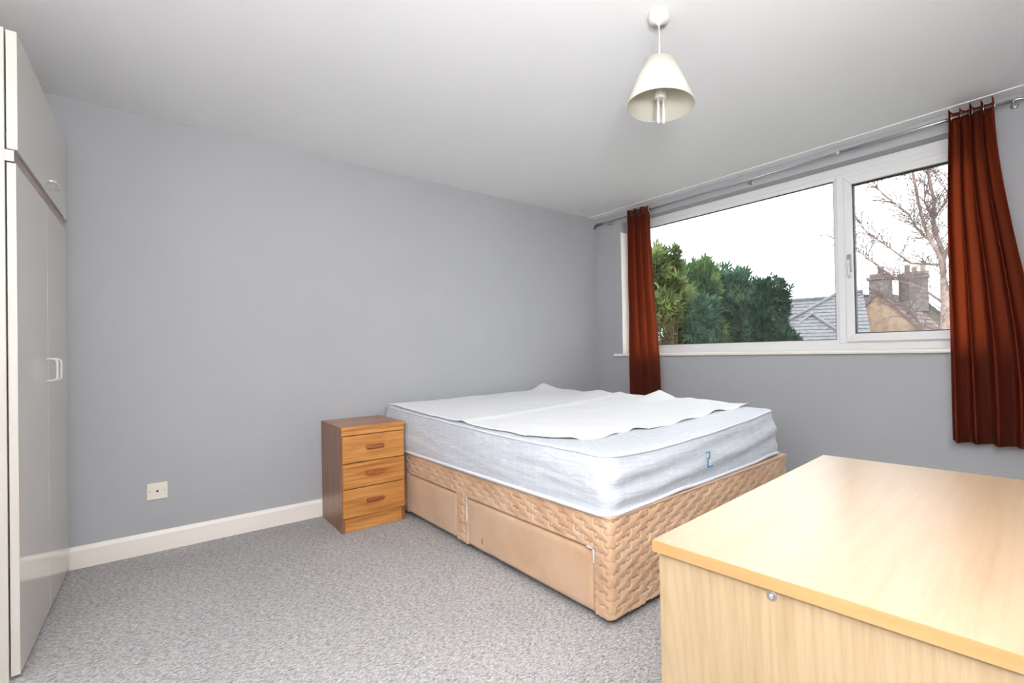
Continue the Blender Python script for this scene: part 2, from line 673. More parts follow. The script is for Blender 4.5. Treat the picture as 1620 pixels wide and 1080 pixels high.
# skirting boards with a chamfered top
def skirting(name, p0, p1, nrm, h=0.112, t=0.015, rz=0.0):
    p0, p1, nrm = Vector(p0), Vector(p1), Vector(nrm)
    prof = [(0, 0), (t, 0), (t, h - 0.02), (t - 0.004, h - 0.012), (t - 0.007, h), (0, h)]
    pts = [p0 + nrm * a + Vector((0, 0, b)) for a, b in prof]
    return tag(MB().prism(pts, p1 - p0).build(name, M['gloss_white'], rz=rz), kind='structure')


skirting('baseboard_back', (-4.2, 0, 0), (-0.01, 0, 0), (0, -1, 0))
skirting('baseboard_right', (0, -0.02, 0), (0, -4.34, 0), (-1, 0, 0), rz=WB)
skirting('baseboard_left', (-4.22, -0.02, 0), (-4.22, -4.3, 0), (1, 0, 0))

# ---- window
win = tag(empty('window_1', (0, 0, 0), WB), kind='structure')
Z0 = 1.028
fr = MB()
FO = 0.155
fr.box((FD, TR, Z0), (FO, TL, 1.075))                 # bottom member
fr.box((FD + 0.004, TR, 1.075), (FO, -2.345, 1.092))
fr.box((FD, TR, 2.235), (FO, TL, ZT))                 # head
fr.box((FD, TL - 0.055, 1.075), (FO, TL, 2.235))
fr.box((FD, TR, 1.075), (FO, TR + 0.055, 2.235))
fr.build('window_frame', M['upvc'], win, 0.004)
MB().box((FD - 0.002, -2.352, 1.075), (FO, -2.300, 2.235)).build('mullion', M['upvc'], win, 0.004)
# sloped glazing bead round the big fixed pane, and its dark gasket


def bead_ring(t0, t1, z0, z1, wdt, d0, d1, dd):
    """picture-frame of four mitred members between (t0..t1, z0..z1)"""
    m = MB()
    o = [(t0, z0), (t1, z0), (t1, z1), (t0, z1)]
    i = [(t0 + wdt, z0 + wdt), (t1 - wdt, z0 + wdt), (t1 - wdt, z1 - wdt), (t0 + wdt, z1 - wdt)]
    for k in range(4):
        a, b, c, d = o[k], o[(k + 1) % 4], i[(k + 1) % 4], i[k]
        f = [m.bm.verts.new((d0, a[0], a[1])), m.bm.verts.new((d0, b[0], b[1])), m.bm.verts.new((d1, c[0], c[1])), m.bm.verts.new((d1, d[0], d[1]))]
        g = [m.bm.verts.new((dd, a[0], a[1])), m.bm.verts.new((dd, b[0], b[1])), m.bm.verts.new((dd, c[0], c[1])), m.bm.verts.new((dd, d[0], d[1]))]
        m.bm.faces.new(f)
        m.bm.faces.new(g[::-1])
        for q in range(4):
            m.bm.faces.new((f[q], g[q], g[(q + 1) % 4], f[(q + 1) % 4]))
    return m


bead_ring(-2.300, -0.40, 1.075, 2.235, 0.026, 0.098, 0.108, 0.13).build('glazing_bead', M['upvc'], win)
bead_ring(-2.274, -0.426, 1.101, 2.209, 0.005, 0.112, 0.112, 0.13).build('gasket', M['gasket'], win)
MB().box((0.118, -2.272, 1.103), (0.122, -0.428, 2.207)).build('pane', M['glass'], win)
# opening light
S0, S1 = TR + 0.045, -2.352
sash = bead_ring(S0, S1, 1.085, 2.2, 0.052, 0.068, 0.068, 0.14).build('sash', M['upvc'], win, 0.004)
bead_ring(S0 + 0.052, S1 - 0.052, 1.137, 2.148, 0.006, 0.085, 0.085, 0.12).build('gasket', M['gasket'], sash)
MB().box((0.100, S0 + 0.056, 1.141), (0.104, S1 - 0.056, 2.144)).build('pane', M['glass'], sash)
MB().box((FD - 0.004, TR + 0.02, 2.2), (FO, -2.345, 2.24)).build('sash_head_frame', M['upvc'], win, 0.003)
# casement handle on the sash stile
hn = MB()
hn.box((0.058, -2.396, 1.555), (0.068, -2.366, 1.675))
hn.build('handle_plate', M['handle_grey'], sash, 0.003)
hn = MB().tube([(0.058, -2.380, 1.625), (0.036, -2.380, 1.625)], 0.009, 12)
hn.tube([(0.038, -2.380, 1.635), (0.034, -2.382, 1.60), (0.030, -2.386, 1.555), (0.030, -2.392, 1.515)], [0.011, 0.010, 0.009, 0.008], 10)
hn.build('handle', M['plastic_white'], sash)
MB().box((0.001, TL - 0.004, Z0), (FD, TL, 2.20)).build('lit_jamb_strip', M['gloss_white'], win)  # white strip added so the jamb looks daylit, stopping below its shaded top
# window board
sill = MB()
prof = [(-0.032, ZS + 0.003), (-0.035, ZS + 0.012), (-0.032, ZS + 0.022), (-0.028, ZS + 0.025), (0.10, ZS + 0.025), (0.10, ZS), (-0.03, ZS)]
sill.prism([(a, TL, b) for a, b in prof], (0, TR - TL, 0))
sill.box((-0.033, TL, ZS), (-0.0005, TL + 0.093, ZS + 0.025))
sill.box((-0.033, TR - 0.08, ZS), (-0.0005, TR, ZS + 0.025))
sill.build('window_board', M['gloss_white'], win, 0.002, 1)

# ------------------------------------------------------------------ outside: ground, trees, houses
GZ = -2.75
tag(MB().box((0.9, -40, GZ - 0.2), (90, 60, GZ)).build('ground', M['grass']), kind='structure')


def foliage(name, blobs, n, size, m, parent, up=0.35, seed=1, inner=0.55):
    """feathery sprays scattered through ellipsoid clumps (centre, radii)"""
    r = np.random.default_rng(seed)
    vol = np.array([b[1][0] * b[1][1] * b[1][2] for b in blobs]) ** 0.7
    idx = r.choice(len(blobs), n, p=vol / vol.sum())
    cen = np.array([b[0] for b in blobs])[idx]
    rad = np.array([b[1] for b in blobs])[idx]
    d = r.normal(size=(n, 3))
    d /= np.linalg.norm(d, axis=1)[:, None]
    q = (inner + (1 - inner) * r.random(n) ** 0.7)[:, None]
    q *= 1 + 0.18 * r.normal(size=(n, 1)) * (r.random((n, 1)) < 0.4)
    p = cen + d * rad * q
    ax = d + np.array([0, 0, up]) + r.normal(size=(n, 3)) * 0.35
    ax /= np.linalg.norm(ax, axis=1)[:, None]
    sd = np.cross(ax, r.normal(size=(n, 3)))
    sd /= np.linalg.norm(sd, axis=1)[:, None]
    nm = np.cross(ax, sd)
    L = (size * (0.5 + r.random(n)))[:, None]
    W = L * 0.24
    # a spray: three thin blades fanned from one base
    V = []
    for ang, ll in ((-0.6, 0.75), (0.0, 1.0), (0.6, 0.75)):
        a2 = ax * math.cos(ang) + sd * math.sin(ang)
        s2 = -ax * math.sin(ang) + sd * math.cos(ang)
        V += [p - s2 * W * 0.25, p + a2 * L * ll * 0.5 - s2 * W * 0.5 + nm * L * 0.06, p + a2 * L * ll, p + a2 * L * ll * 0.5 + s2 * W * 0.5 + nm * L * 0.06]
    V = np.stack(V, 1).reshape(-1, 3)
    Q = np.arange(len(V)).reshape(-1, 4)
    o = np_mesh(name, V, Q, m, parent, smooth=False)
    o['kind'] = 'stuff'
    return o


def conifer(x, y, top, rad, m, label, seed, trunk=True, base=-1.2, size=0.22, n=9000, lean=0.0, spikes=5, inner=0.55):
    r = random.Random(seed)
    t = empty('conifer_tree', (x, y, GZ))
    tag(t, label, 'tree')
    hh = top - GZ
    b0 = base - GZ
    blobs = []
    k = 0
    z = b0 + 0.3
    while z < hh - 0.35:
        f = (z - b0) / (hh - b0)
        rr = rad * (1.0 - 0.62 * f ** 1.6)
        for q in range(3):
            a = r.random() * 2 * PI
            blobs.append(((math.cos(a) * rr * 0.5, math.sin(a) * rr * 0.5, z + r.uniform(-.15, .15)), (rr * r.uniform(.5, .75), rr * r.uniform(.5, .75), 0.42)))
        z += 0.42
    for q in range(spikes):
        a = r.random() * 2 * PI
        rr = rad * r.uniform(0.1, 0.75)
        blobs.append(((math.cos(a) * rr, math.sin(a) * rr, hh - r.uniform(0.3, 0.85)), (0.14, 0.14, 0.42)))
    foliage('foliage', blobs, n, size, m, t, up=0.55, seed=seed, inner=inner)
    tr = MB()
    tr.tube([(0, 0, 0), (0.03, 0.02, hh * 0.3), (-0.04, 0.0, hh * 0.6), (0, 0, hh * 0.92)], [0.16, 0.13, 0.08, 0.02], 8)
    tr.build('trunk', M['bark'], t)
    br = MB()
    for q in range(14):
        a = r.random() * 2 * PI
        z0 = r.uniform(b0 * 0.7, hh * 0.75)
        ln = rad * r.uniform(0.6, 0.95)
        br.tube([(0, 0, z0), (math.cos(a) * ln * 0.5, math.sin(a) * ln * 0.5, z0 + 0.2), (math.cos(a) * ln, math.sin(a) * ln, z0 + 0.55)], [0.035, 0.022, 0.008], 5)
    b = br.build('branches', M['bark'], t)
    b['kind'] = 'stuff'
    return t


conifer(5.75, 4.35, 3.55, 1.05, M['leaf_lime'], 'loose yellow green conifer nearest the left curtain', 11, base=1.65, n=7500, spikes=9, inner=0.35)
conifer(8.1, 4.75, 3.55, 1.05, M['leaf_green'], 'mid green conifer second from the left curtain', 12, base=-0.5, n=11000, spikes=6)
conifer(9.5, 4.2, 3.55, 1.15, M['leaf_mid'], 'blue green feathery conifer in the middle of the tree row', 13, base=-0.8, n=11000, spikes=6)
conifer(8.25, 2.55, 2.95, 0.85, M['leaf_dark'], 'dense dark green rounded evergreen beside the tiled roofs', 14, base=-0.8, n=13000, size=0.16, spikes=3, inner=0.7)
conifer(7.0, 3.9, 2.35, 0.55, M['leaf_mid'], 'low bushy dark green conifer in front of the middle trees', 15, base=-0.5, n=6000, spikes=3, size=0.18)


# ---- bare shrub under the nearest conifer
def shrub(x, y, n, top, seed, label):
    t = empty('bare_shrub', (x, y, GZ))
    tag(t, label, 'shrub')
    r = random.Random(seed)
    st = MB()
    tw = MB()
    for k in range(n):
        a = r.random() * 2 * PI
        rr = r.uniform(0.05, 0.75)
        h = (top - GZ) * r.uniform(0.82, 1.0)
        p = [Vector((math.cos(a) * rr * f * 1.1 + r.uniform(-.03, .03), math.sin(a) * rr * f * 1.1 + r.uniform(-.03, .03), h * f)) for f in (0, .3, .6, .85, 1)]
        st.tube(p, [0.03, 0.024, 0.018, 0.012, 0.006], 6)
        for q in range(26):
            f = r.uniform(0.55, 1)
            b = p[2].lerp(p[4], (f - .55) / .45)
            e = b + Vector((r.uniform(-.35, .35), r.uniform(-.35, .35), r.uniform(0.0, .45)))
            tw.tube([b, b.lerp(e, .5) + Vector((0, 0, -.03)), e], [0.008, 0.006, 0.003], 3, caps=False)
    st.build('stems', M['bark'], t)['kind'] = 'stuff'
    tw.build('twigs', M['bark'], t)['kind'] = 'stuff'


shrub(5.25, 3.75, 22, 1.95, 61, 'leafless brown shrub stems below the yellow green conifer')


# ---- bare birch
def birch():
    az = math.radians(78)
    t = empty('birch_tree', (7.52, -1.35, 0), -az)
    tag(t, 'bare winter birch with pink grey stems seen through the right pane', 'tree')
    r = random.Random(5)

    def path(pts, r0, r1, depth=None):
        P = []
        for i, (s, z) in enumerate(pts):
            P.append(Vector((s, (depth[i] if depth else 0) + 0.0, z)))
        n = len(P)
        return P, [r0 + (r1 - r0) * i / (n - 1) for i in range(n)]
    stems = [
        (path([(0.03, GZ), (0.0, -1), (-0.01, 0.88), (0.0, 1.73), (-0.02, 2.3)], 0.13, 0.06)),
        (path([(-0.02, 2.3), (-0.02, 2.77), (-0.11, 3.13), (-0.16, 3.44), (-0.14, 3.82), (-0.21, 4.28), (-0.24, 4.7), (-0.3, 5.4), (-0.33, 6.2)], 0.05, 0.012, [0, .05, .1, .12, .15, .2, .25, .3, .35])),
        (path([(-0.02, 2.3), (-0.07, 2.71), (-0.19, 2.99), (-0.29, 3.27), (-0.37, 3.71), (-0.46, 4.38), (-0.5, 4.74), (-0.6, 5.5), (-0.62, 6.0)], 0.042, 0.01, [0, -.05, -.1, -.15, -.2, -.25, -.3, -.4, -.5])),
    ]
    m = MB()
    for P, R in stems:
        m.tube(P, R, 8)
    m.build('trunk', M['birch'], t)
    limbs = [
        path([(-0.05, 2.55), (-0.54, 2.66), (-1.04, 3.17), (-1.28, 3.39), (-1.5, 3.75)], 0.026, 0.006, [0, .1, .2, .3, .4]),
        path([(-0.0, 1.8), (-0.4, 2.18), (-0.72, 2.31), (-1.15, 2.7), (-1.4, 2.96), (-1.75, 3.2)], 0.026, 0.006, [0, -.1, -.2, -.3, -.35, -.4]),
        path([(-0.19, 2.99), (-0.41, 3.25), (-0.52, 3.5), (-0.95, 3.98), (-1.2, 4.35)], 0.022, 0.006, [-.1, -.2, -.3, -.5, -.6]),
        path([(-0.02, 2.6), (0.11, 3.0), (0.22, 3.6), (0.4, 4.4), (0.45, 5.2)], 0.03, 0.006, [0, .1, .2, .3, .4]),
        path([(0.0, 2.0), (0.3, 2.5), (0.6, 3.0), (0.9, 3.8)], 0.03, 0.006, [0, -.1, .2, .3]),
        path([(-0.16, 3.44), (-0.3, 3.9), (-0.2, 4.5), (-0.05, 5.2)], 0.02, 0.006, [.1, .4, .6, .8]),
        path([(-0.05, 1.3), (-0.5, 1.5), (-0.9, 1.95), (-1.2, 2.2)], 0.022, 0.006, [0, .3, .5, .6]),
        path([(-0.16, 3.44), (0.05, 3.7), (0.2, 4.3), (0.2, 4.9)], 0.02, 0.006, [.1, -.2, -.3, -.4]),
    ]
    for P, R in limbs:
        MB().tube(P, R, 6).build('branch', M['birch'], t)
    # fine drooping twigs off everything
    tw = MB()
    src = []
    for P, R in stems[1:] + limbs:
        for i in range(len(P) - 1):
            for _ in range(8 if R[0] > 0.03 else 12):
                f = r.random()
                src.append((P[i].lerp(P[i + 1], f), (P[i + 1] - P[i]).normalized()))
    cnt = 0
    for p, d in src:
        a = Vector((r.uniform(-1, 1), r.uniform(-1, 1), r.uniform(0.1, 1))).normalized()
        dirv = (d * 0.6 + a).normalized()
        q = [p]
        L = r.uniform(0.3, 0.75)
        cur = p.copy()
        dv = dirv.copy()
        for s in range(5):
            cur = cur + dv * L / 5
            dv = (dv + Vector((r.uniform(-.3, .3), r.uniform(-.3, .3), r.uniform(-.35, .15)))).normalized()
            q.append(cur.copy())
            if s >= 1:
                for _ in range(2):
                    e = (dv + Vector((r.uniform(-1, 1), r.uniform(-1, 1), r.uniform(-.7, .5)))).normalized()
                    ll = r.uniform(0.12, 0.32)
                    mid = cur + e * ll * 0.5
                    end = mid + (e + Vector((r.uniform(-.4, .4), r.uniform(-.4, .4), -0.25))).normalized() * ll * 0.5
                    tw.tube([cur, mid, end], [0.004, 0.003, 0.0025], 3, caps=False)
        tw.tube(q, [0.008, 0.007, 0.006, 0.005, 0.0045, 0.004], 4, caps=False)
    o = tw.build('twigs', M['twig'], t)
    o['kind'] = 'stuff'


birch()


# ---- houses
def clip_poly(poly, v0, v1):
    def cut(pl, v, keep_above):
        out = []
        for i in range(len(pl)):
            a, b = pl[i], pl[(i + 1) % len(pl)]
            ia = (a[1] >= v) == keep_above or a[1] == v
            ib = (b[1] >= v) == keep_above or b[1] == v
            if ia:
                out.append(a)
            if ia != ib:
                t = (v - a[1]) / (b[1] - a[1])
                out.append((a[0] + (b[0] - a[0]) * t, v))
        return out
    p = cut(poly, v0, True)
    if len(p) < 3:
        return []
    return cut(p, v1, False)


def tiled(name, pts3, m, parent, course=0.26, lift=0.03, thick=0.10):
    """a planar roof slope (3D polygon) laid in overlapping courses"""
    P = [Vector(p) for p in pts3]
    n = (P[1] - P[0]).cross(P[2] - P[0]).normalized()
    if n.z < 0:
        n = -n
    ux = n.cross(Vector((0, 0, 1))).normalized()
    uv = ux.cross(n).normalized()
    if uv.z < 0:
        uv = -uv
    o = P[0]
    poly = [((p - o).dot(ux), (p - o).dot(uv)) for p in P]
    lo, hi = min(p[1] for p in poly), max(p[1] for p in poly)
    mb = MB()
    v = lo
    while v < hi - 1e-4:
        c = clip_poly(poly, v, min(v + course, hi))
        # drop duplicate corners
        cc = []
        for q in c:
            if not cc or abs(q[0] - cc[-1][0]) + abs(q[1] - cc[-1][1]) > 1e-5:
                cc.append(q)
        if len(cc) > 2 and abs(cc[0][0] - cc[-1][0]) + abs(cc[0][1] - cc[-1][1]) < 1e-5:
            cc.pop()
        if len(cc) >= 3:
            top = [o + ux * a + uv * b + n * (lift * (1 - (b - v) / course)) for a, b in cc]
            bot = [o + ux * a + uv * b - n * thick for a, b in cc]
            A = [mb.bm.verts.new(q) for q in top]
            B = [mb.bm.verts.new(q) for q in bot]
            mb.bm.faces.new(A)
            mb.bm.faces.new(B[::-1])
            for i in range(len(A)):
                j = (i + 1) % len(A)
                mb.bm.faces.new((A[i], B[i], B[j], A[j]))
        v += course
    return mb.build(name, m, parent)


# tiled house to the left of the mullion
az = math.radians(66)
hl = empty('tiled_house', (16.85, 5.31, 0), -az)
tag(hl, 'house with grey tiled roofs and a small front hip, right of the dark evergreen', 'house')
tiled('roof_slope', [(-1.75, 2.0, 3.22), (1.32, 2.0, 3.25), (1.32, -0.8, 1.26), (-1.75, -0.8, 1.23)], M['tile_grey'], hl)
tiled('roof_slope', [(1.03, 0.83, 3.32), (1.97, 0.83, 3.32), (1.97, -2.3, 1.13), (-1.3, -2.3, 1.13), (-1.2, -1.1, 1.97)], M['tile_grey'], hl)
tiled('roof_slope', [(-0.01, -0.76, 2.36), (1.28, -2.3, 1.28), (1.28, -2.9, 0.9), (-1.35, -2.9, 0.9), (-1.3, -2.2, 1.35)], M['tile_grey'], hl)
# ridge and hip tiles
for a, b in (((-1.75, 2.0, 3.28), (1.32, 2.0, 3.31)), ((-1.2, -1.1, 2.03), (1.03, 0.83, 3.38)), ((1.03, 0.83, 3.38), (1.97, 0.83, 3.38)), ((-1.3, -2.2, 1.42), (-0.01, -0.76, 2.43)), ((-0.01, -0.76, 2.43), (1.28, -2.3, 1.35))):
    MB().tube([a, b], 0.07, 8).build('ridge_tiles', M['tile_grey'], hl)
MB().box((-1.6, -2.7, GZ), (1.9, 1.9, 1.05)).build('house_wall', M['render'], hl)
MB().tube([(1.02, -0.75, 1.0), (1.02, -0.1, 2.2), (1.02, 0.0, 2.9)], 0.035, 8).build('drainpipe', M['lead'], hl)

# stone gable house
a72 = math.radians(72)
ga = empty('stone_gable_house', (19.58 + 0.1 * math.cos(a72), 3.78 - 0.1 * math.sin(a72), 0), -(a72 + math.radians(20)))
tag(ga, 'yellow stone gable house with brown slate roof and one stout chimney', 'house')
W_, E_, A_ = 3.6, -0.3, 3.3
MB().prism([(-W_, 0, GZ), (W_, 0, GZ), (W_, 0, E_), (0, 0, A_), (-W_, 0, E_)], (0, 2.85, 0)).build('house_wall', M['stone'], ga)
for s in (-1, 1):
    tiled('roof_slope', [(0, -0.08, A_ + 0.12), (s * (W_ + 0.2), -0.08, E_ - 0.08), (s * (W_ + 0.2), 2.9, E_ - 0.08), (0, 2.9, A_ + 0.12)], M['tile_brown'], ga, 0.28)
c = MB()
c.box((-0.36, 0.05, 3.0), (0.36, 0.75, 3.95))
c.box((-0.44, -0.03, 3.95), (0.44, 0.83, 4.08))
c.box((-0.34, 0.05, 4.08), (0.34, 0.75, 4.22))
c.build('chimney', M['chimney'], ga, 0.02, 1)
MB().lathe([(0.14, 4.2), (0.12, 4.45), (0.15, 4.5), (0.15, 4.54), (0.1, 4.56)], (0.02, 0.4, 0), 12).build('chimney_pot', M['chimney'], ga)
MB().lathe([(0.2, 2.6), (0.2, 4.0), (0.25, 4.02), (0.25, 4.14), (0.16, 4.18)], (0.75, 0.9, 0), 16).build('flue', M['chimney'], ga)
MB().box((0.5, 0.7, 2.5), (1.05, 1.2, 2.95)).build('flue_base', M['chimney'], ga, 0.02, 1)
for i in range(2):
    MB().box((1.25 + i * 0.9, -0.04, -0.2), (1.33 + i * 0.9, -0.001, 1.0 - i * 0.8)).build('quoin_strip', M['grime_stone'], ga)

gb = empty('brown_gable_house', (23.39, 5.01, 0), -a72)
tag(gb, 'brown stone gable house behind, with a broad chimney stack and three pots', 'house')
MB().prism([(-2.0, 0, GZ), (5.4, 0, GZ), (5.4, 0, -0.1), (1.75, 0, 3.45), (-2.0, 0, -0.2)], (0, 6, 0)).build('house_wall', M['grime_stone'], gb)
for s in (-1, 1):
    tiled('roof_slope', [(1.75, -0.1, 3.58), (1.75 + s * 3.8, -0.1, -0.12), (1.75 + s * 3.8, 6.1, -0.12), (1.75, 6.1, 3.58)], M['tile_slate'], gb, 0.28)
c = MB()
c.box((1.27, -0.25, 2.7), (2.25, 0.55, 4.5))
c.box((1.2, -0.33, 4.32), (2.32, 0.63, 4.44))
c.box((1.23, -0.29, 4.5), (2.29, 0.59, 4.66))
c.build('chimney', M['chimney'], gb, 0.02, 1)
for x, hgt in ((1.42, 5.05), (1.72, 4.93), (2.08, 5.0)):
    MB().lathe([(0.13, 4.6), (0.11, hgt - 0.08), (0.135, hgt - 0.05), (0.135, hgt), (0.09, hgt)], (x, 0.15, 0), 12).build('chimney_pot', M['pot'], gb)
MB().prism([(2.25, -0.3, 3.2), (3.35, -0.3, 2.15), (3.35, -0.3, 2.27), (2.25, -0.3, 3.34)], (0, 0.25, 0)).build('flashing', M['lead'], gb)
MB().prism([(1.27, -0.3, 3.24), (0.9, -0.3, 2.92), (0.9, -0.3, 3.04), (1.27, -0.3, 3.4)], (0, 0.25, 0)).build('flashing', M['lead'], gb)

gc = empty('slate_roofed_house', (23.39, 5.01, 0), -a72)
tag(gc, 'distant house showing only a dark slate roof ridge left of the stone gable', 'house')
tiled('roof_slope', [(-5.0, 9.6, 4.5), (0.24, 9.6, 4.5), (0.24, 6.4, 2.0), (-5.0, 6.4, 2.0)], M['tile_slate'], gc)
MB().tube([(-5.0, 9.6, 4.56), (0.24, 9.6, 4.56)], 0.08, 8).build('ridge_tiles', M['tile_slate'], gc)
MB().box((-4.9, 6.7, GZ), (0.14, 12, 1.9)).build('house_wall', M['render'], gc)

# ------------------------------------------------------------------ curtain pole and curtains
pole = empty('curtain_pole', (0, 0, 0), WB)
tag(pole, 'thin chrome curtain pole running above the whole window', 'curtain pole')
ZP = lambda t: 2.303 - 0.0098 * t


def pp(t, d=-0.082, dz=0.0):
    return (d, t, ZP(t) + dz)


MB().tube([pp(-0.10), pp(-2.37)], 0.0065, 12).build('rod', M['dull_chrome'], pole)
MB().tube([pp(-2.36), pp(-3.25)], 0.0085, 12).build('rod', M['steel'], pole)
MB().tube([pp(-2.365), pp(-2.385)], 0.011, 12).build('joint_collar', M['plastic_white'], pole)
MB().tube([pp(-3.245), pp(-3.27), (-0.075, -3.30, ZP(-3.3) - 0.004), (-0.045, -3.36, ZP(-3.3) - 0.012), (-0.002, -3.41, ZP(-3.3) - 0.014)], 0.0085, 10).build('wall_return', M['steel'], pole)
# scrolled end near the corner
pts = [pp(-0.11), pp(-0.075, dz=-0.006), pp(-0.055, -0.07, -0.022), pp(-0.035, -0.05, -0.022), pp(-0.02, -0.03, -0.006), pp(-0.03, -0.02, 0.012), pp(-0.05, -0.035, 0.012)]
MB().tube(pts, 0.006, 8).build('scrolled_end', M['dark_metal'], pole)
for k in range(4):
    t0 = -0.11 - k * 0.022
    MB().lathe([(0.007, -0.006), (0.0125, -0.002), (0.0125, 0.002), (0.007, 0.006)], pp(t0), 12, axis='Y').build('bead', M['dark_metal'], pole)
for t0 in (-0.235, -1.72, -3.255):
    b = MB()
    b.lathe([(0.018, 0.0), (0.018, -0.004), (0.010, -0.008)], (-0.0005, t0, ZP(t0)), 14, axis='X')
    b.tube([(-0.004, t0, ZP(t0) - 0.004), (-0.05, t0, ZP(t0) - 0.016), (-0.078, t0, ZP(t0) - 0.016), (-0.094, t0, ZP(t0) - 0.006)], 0.0045, 8)
    b.tube([(-0.078, t0, ZP(t0) - 0.014), (-0.078, t0, ZP(t0) - 0.034)], 0.0035, 8)
    b.build('bracket', M['steel'], pole)
MB().lathe([(0.004, 0), (0.004, 0.012), (0.006, 0.014)], (-0.03, -1.64, 2.384), 8).build('ceiling_hook', M['chrome'], pole)


def curtain(name, edge, zb, pleats, amp, label, seed, phase=0.0, hem=0.0, dmean=-0.085, botd=0.0):
    """edge(v) -> (t_left, t_right) along the wall, v=0 top 1 bottom; pleats threaded on the pole"""
    r = np.random.default_rng(seed)
    t = empty(name, (0, 0, 0), WB)
    tag(t, label, 'curtain', 'rust brown eyelet curtains')
    NU, NV = 220, 120
    u = np.linspace(0, 1, NU)
    v = np.linspace(0, 1, NV)
    U, V = np.meshgrid(u, v)
    TLf = np.array([edge(x)[0] for x in v])[:, None]
    TRf = np.array([edge(x)[1] for x in v])[:, None]
    # folds wander a little downwards
    w1 = vnoise(U * 3.0 + 9, V * 1.6 + seed, seed) * 0.9
    ph = 2 * PI * (pleats * U + 0.10 * w1 * pleats * V) + phase
    A = amp * (1.0 - 0.25 * V + 0.35 * vnoise(U * 5, V * 2 + 3, seed + 1))
    prof = np.sin(ph) + 0.22 * np.sin(2 * ph + 1.0 + 2 * V) + 0.15 * np.sin(0.5 * ph + 2)
    D = dmean + botd * V + A * prof + 0.006 * vnoise(U * 14, V * 9, seed + 2)
    T = TLf + (TRf - TLf) * U + 0.25 * A * np.cos(ph) * (1 - 0.5 * V)
    zt = 2.303 - 0.0098 * T + 0.034
    zt = zt + 0.006 * np.sin(ph * 1.0 + 0.7)
    Z = zt + (zb + hem * U - zt) * V
    D = np.minimum(D, -0.012 - 0.006 * (1 - V))
    P = np.stack([D, T, Z], -1).reshape(-1, 3)
    o = np_mesh('cloth', P, grid_quads(NV, NU), M['curtain'], t)
    md = o.modifiers.new('thickness', 'SOLIDIFY')
    md.thickness = 0.0016
    # hem bands
    for row, nm in ((NV - 6, 'hem'),):
        k = np.arange(row, NV)
        PP = np.stack([D, T, Z], -1)[k]
        n2 = len(k)
        PP = PP.copy()
        PP[..., 0] -= 0.0022
        ho = np_mesh(nm, PP.reshape(-1, 3), grid_quads(n2, NU), M['curtain'], t)
    # eyelets where the cloth crosses the pole
    zero = []
    row = 4
    for j in range(NU - 1):
        a, b = D[row, j] - (-0.082), D[row, j + 1] - (-0.082)
        if a * b < 0:
            zero.append(j)
    for j in zero:
        c0 = (-0.082, float(T[row, j]), float(2.303 - 0.0098 * T[row, j]))
        slope = math.atan2(float(T[row, j + 1] - T[row, j]), float(D[row, j + 1] - D[row, j]))
        ring = []
        for q in range(20):
            a = 2 * PI * q / 20
            rr = 0.021
            ring.append((c0[0] + math.cos(slope) * rr * math.cos(a), c0[1] + math.sin(slope) * rr * math.cos(a), c0[2] + rr * math.sin(a)))
        MB().tube(ring, 0.0035, 8, closed=True).build('eyelet', M['chrome'], t)
    return t


def lerp(a, b, x):
    return a + (b - a) * x


def smooth(x):
    x = max(0, min(1, x))
    return x * x * (3 - 2 * x)


curtain('curtain', lambda v: (lerp(-0.515, -0.495, smooth(v * 1.3)), lerp(-0.775, -0.875, smooth(v * 1.1))), 0.50, 3.6, 0.044,
        'narrow gathered rust brown curtain at the corner end of the window', 3, phase=0.6)
curtain('curtain', lambda v: (-2.965 + 0.02 * smooth(v * 3), lerp(-3.175, -3.345, smooth(v * 1.15))), 0.50, 4.4, 0.052,
        'wider gathered rust brown curtain at the right edge of the photo', 8, phase=2.2)

# ------------------------------------------------------------------ pendant lamp
lp = empty('pendant_lamp', (-1.764, -2.389, 2.4))
tag(lp, 'white ceiling pendant with a cream tapered shade and stick bulb', 'lamp')
MB().lathe([(0.043, 0.0), (0.044, -0.012), (0.041, -0.022), (0.036, -0.032), (0.010, -0.036), (0.006, -0.044)], seg=36).build('ceiling_rose', M['plastic_white'], lp)
MB().tube([(0, 0, -0.04), (0.0, 0, -0.27)], 0.0035, 8).build('cord', M['plastic_white'], lp)
MB().lathe([(0.006, -0.19), (0.012, -0.20), (0.019, -0.215), (0.020, -0.265), (0.024, -0.27), (0.024, -0.285), (0.018, -0.295)], seg=24).build('bulb_holder', M['plastic_white'], lp)
sh = MB()
ro, zt_, zb_ = (0.066, 0.138), -0.195, -0.367
seg = 64
rings = []
for r_, z_ in ((ro[0], zt_), (ro[1], zb_), (ro[1] - 0.002, zb_), (ro[0] - 0.002, zt_), ):
    rings.append([sh.bm.verts.new((r_ * math.cos(2 * PI * k / seg), r_ * math.sin(2 * PI * k / seg), z_)) for k in range(seg)])
for i in range(4):
    A, B = rings[i], rings[(i + 1) % 4]
    for k in range(seg):
        f = sh.bm.faces.new((A[k], A[(k + 1) % seg], B[(k + 1) % seg], B[k]))
        f.smooth = i in (0, 2)
shade = sh.build('lamp_shade', M['shade'], lp)
ringp = [((ro[1] - 0.002) * math.cos(2 * PI * k / 48), (ro[1] - 0.002) * math.sin(2 * PI * k / 48), zb_) for k in range(48)]
MB().tube(ringp, 0.0022, 6, closed=True).build('rim', M['shade'], shade)
for k in range(3):
    a = 2 * PI * k / 3 + 0.4
    MB().tube([(0.02 * math.cos(a), 0.02 * math.sin(a), -0.268), (0.08 * math.cos(a), 0.08 * math.sin(a), -0.245)], 0.0014, 6).build('spider_wire', M['plastic_white'], lp)
bl = MB()
bl.lathe([(0.014, -0.29), (0.021, -0.295), (0.023, -0.335), (0.018, -0.34)], seg=20)
bl.build('bulb_base', M['plastic_white'], lp)
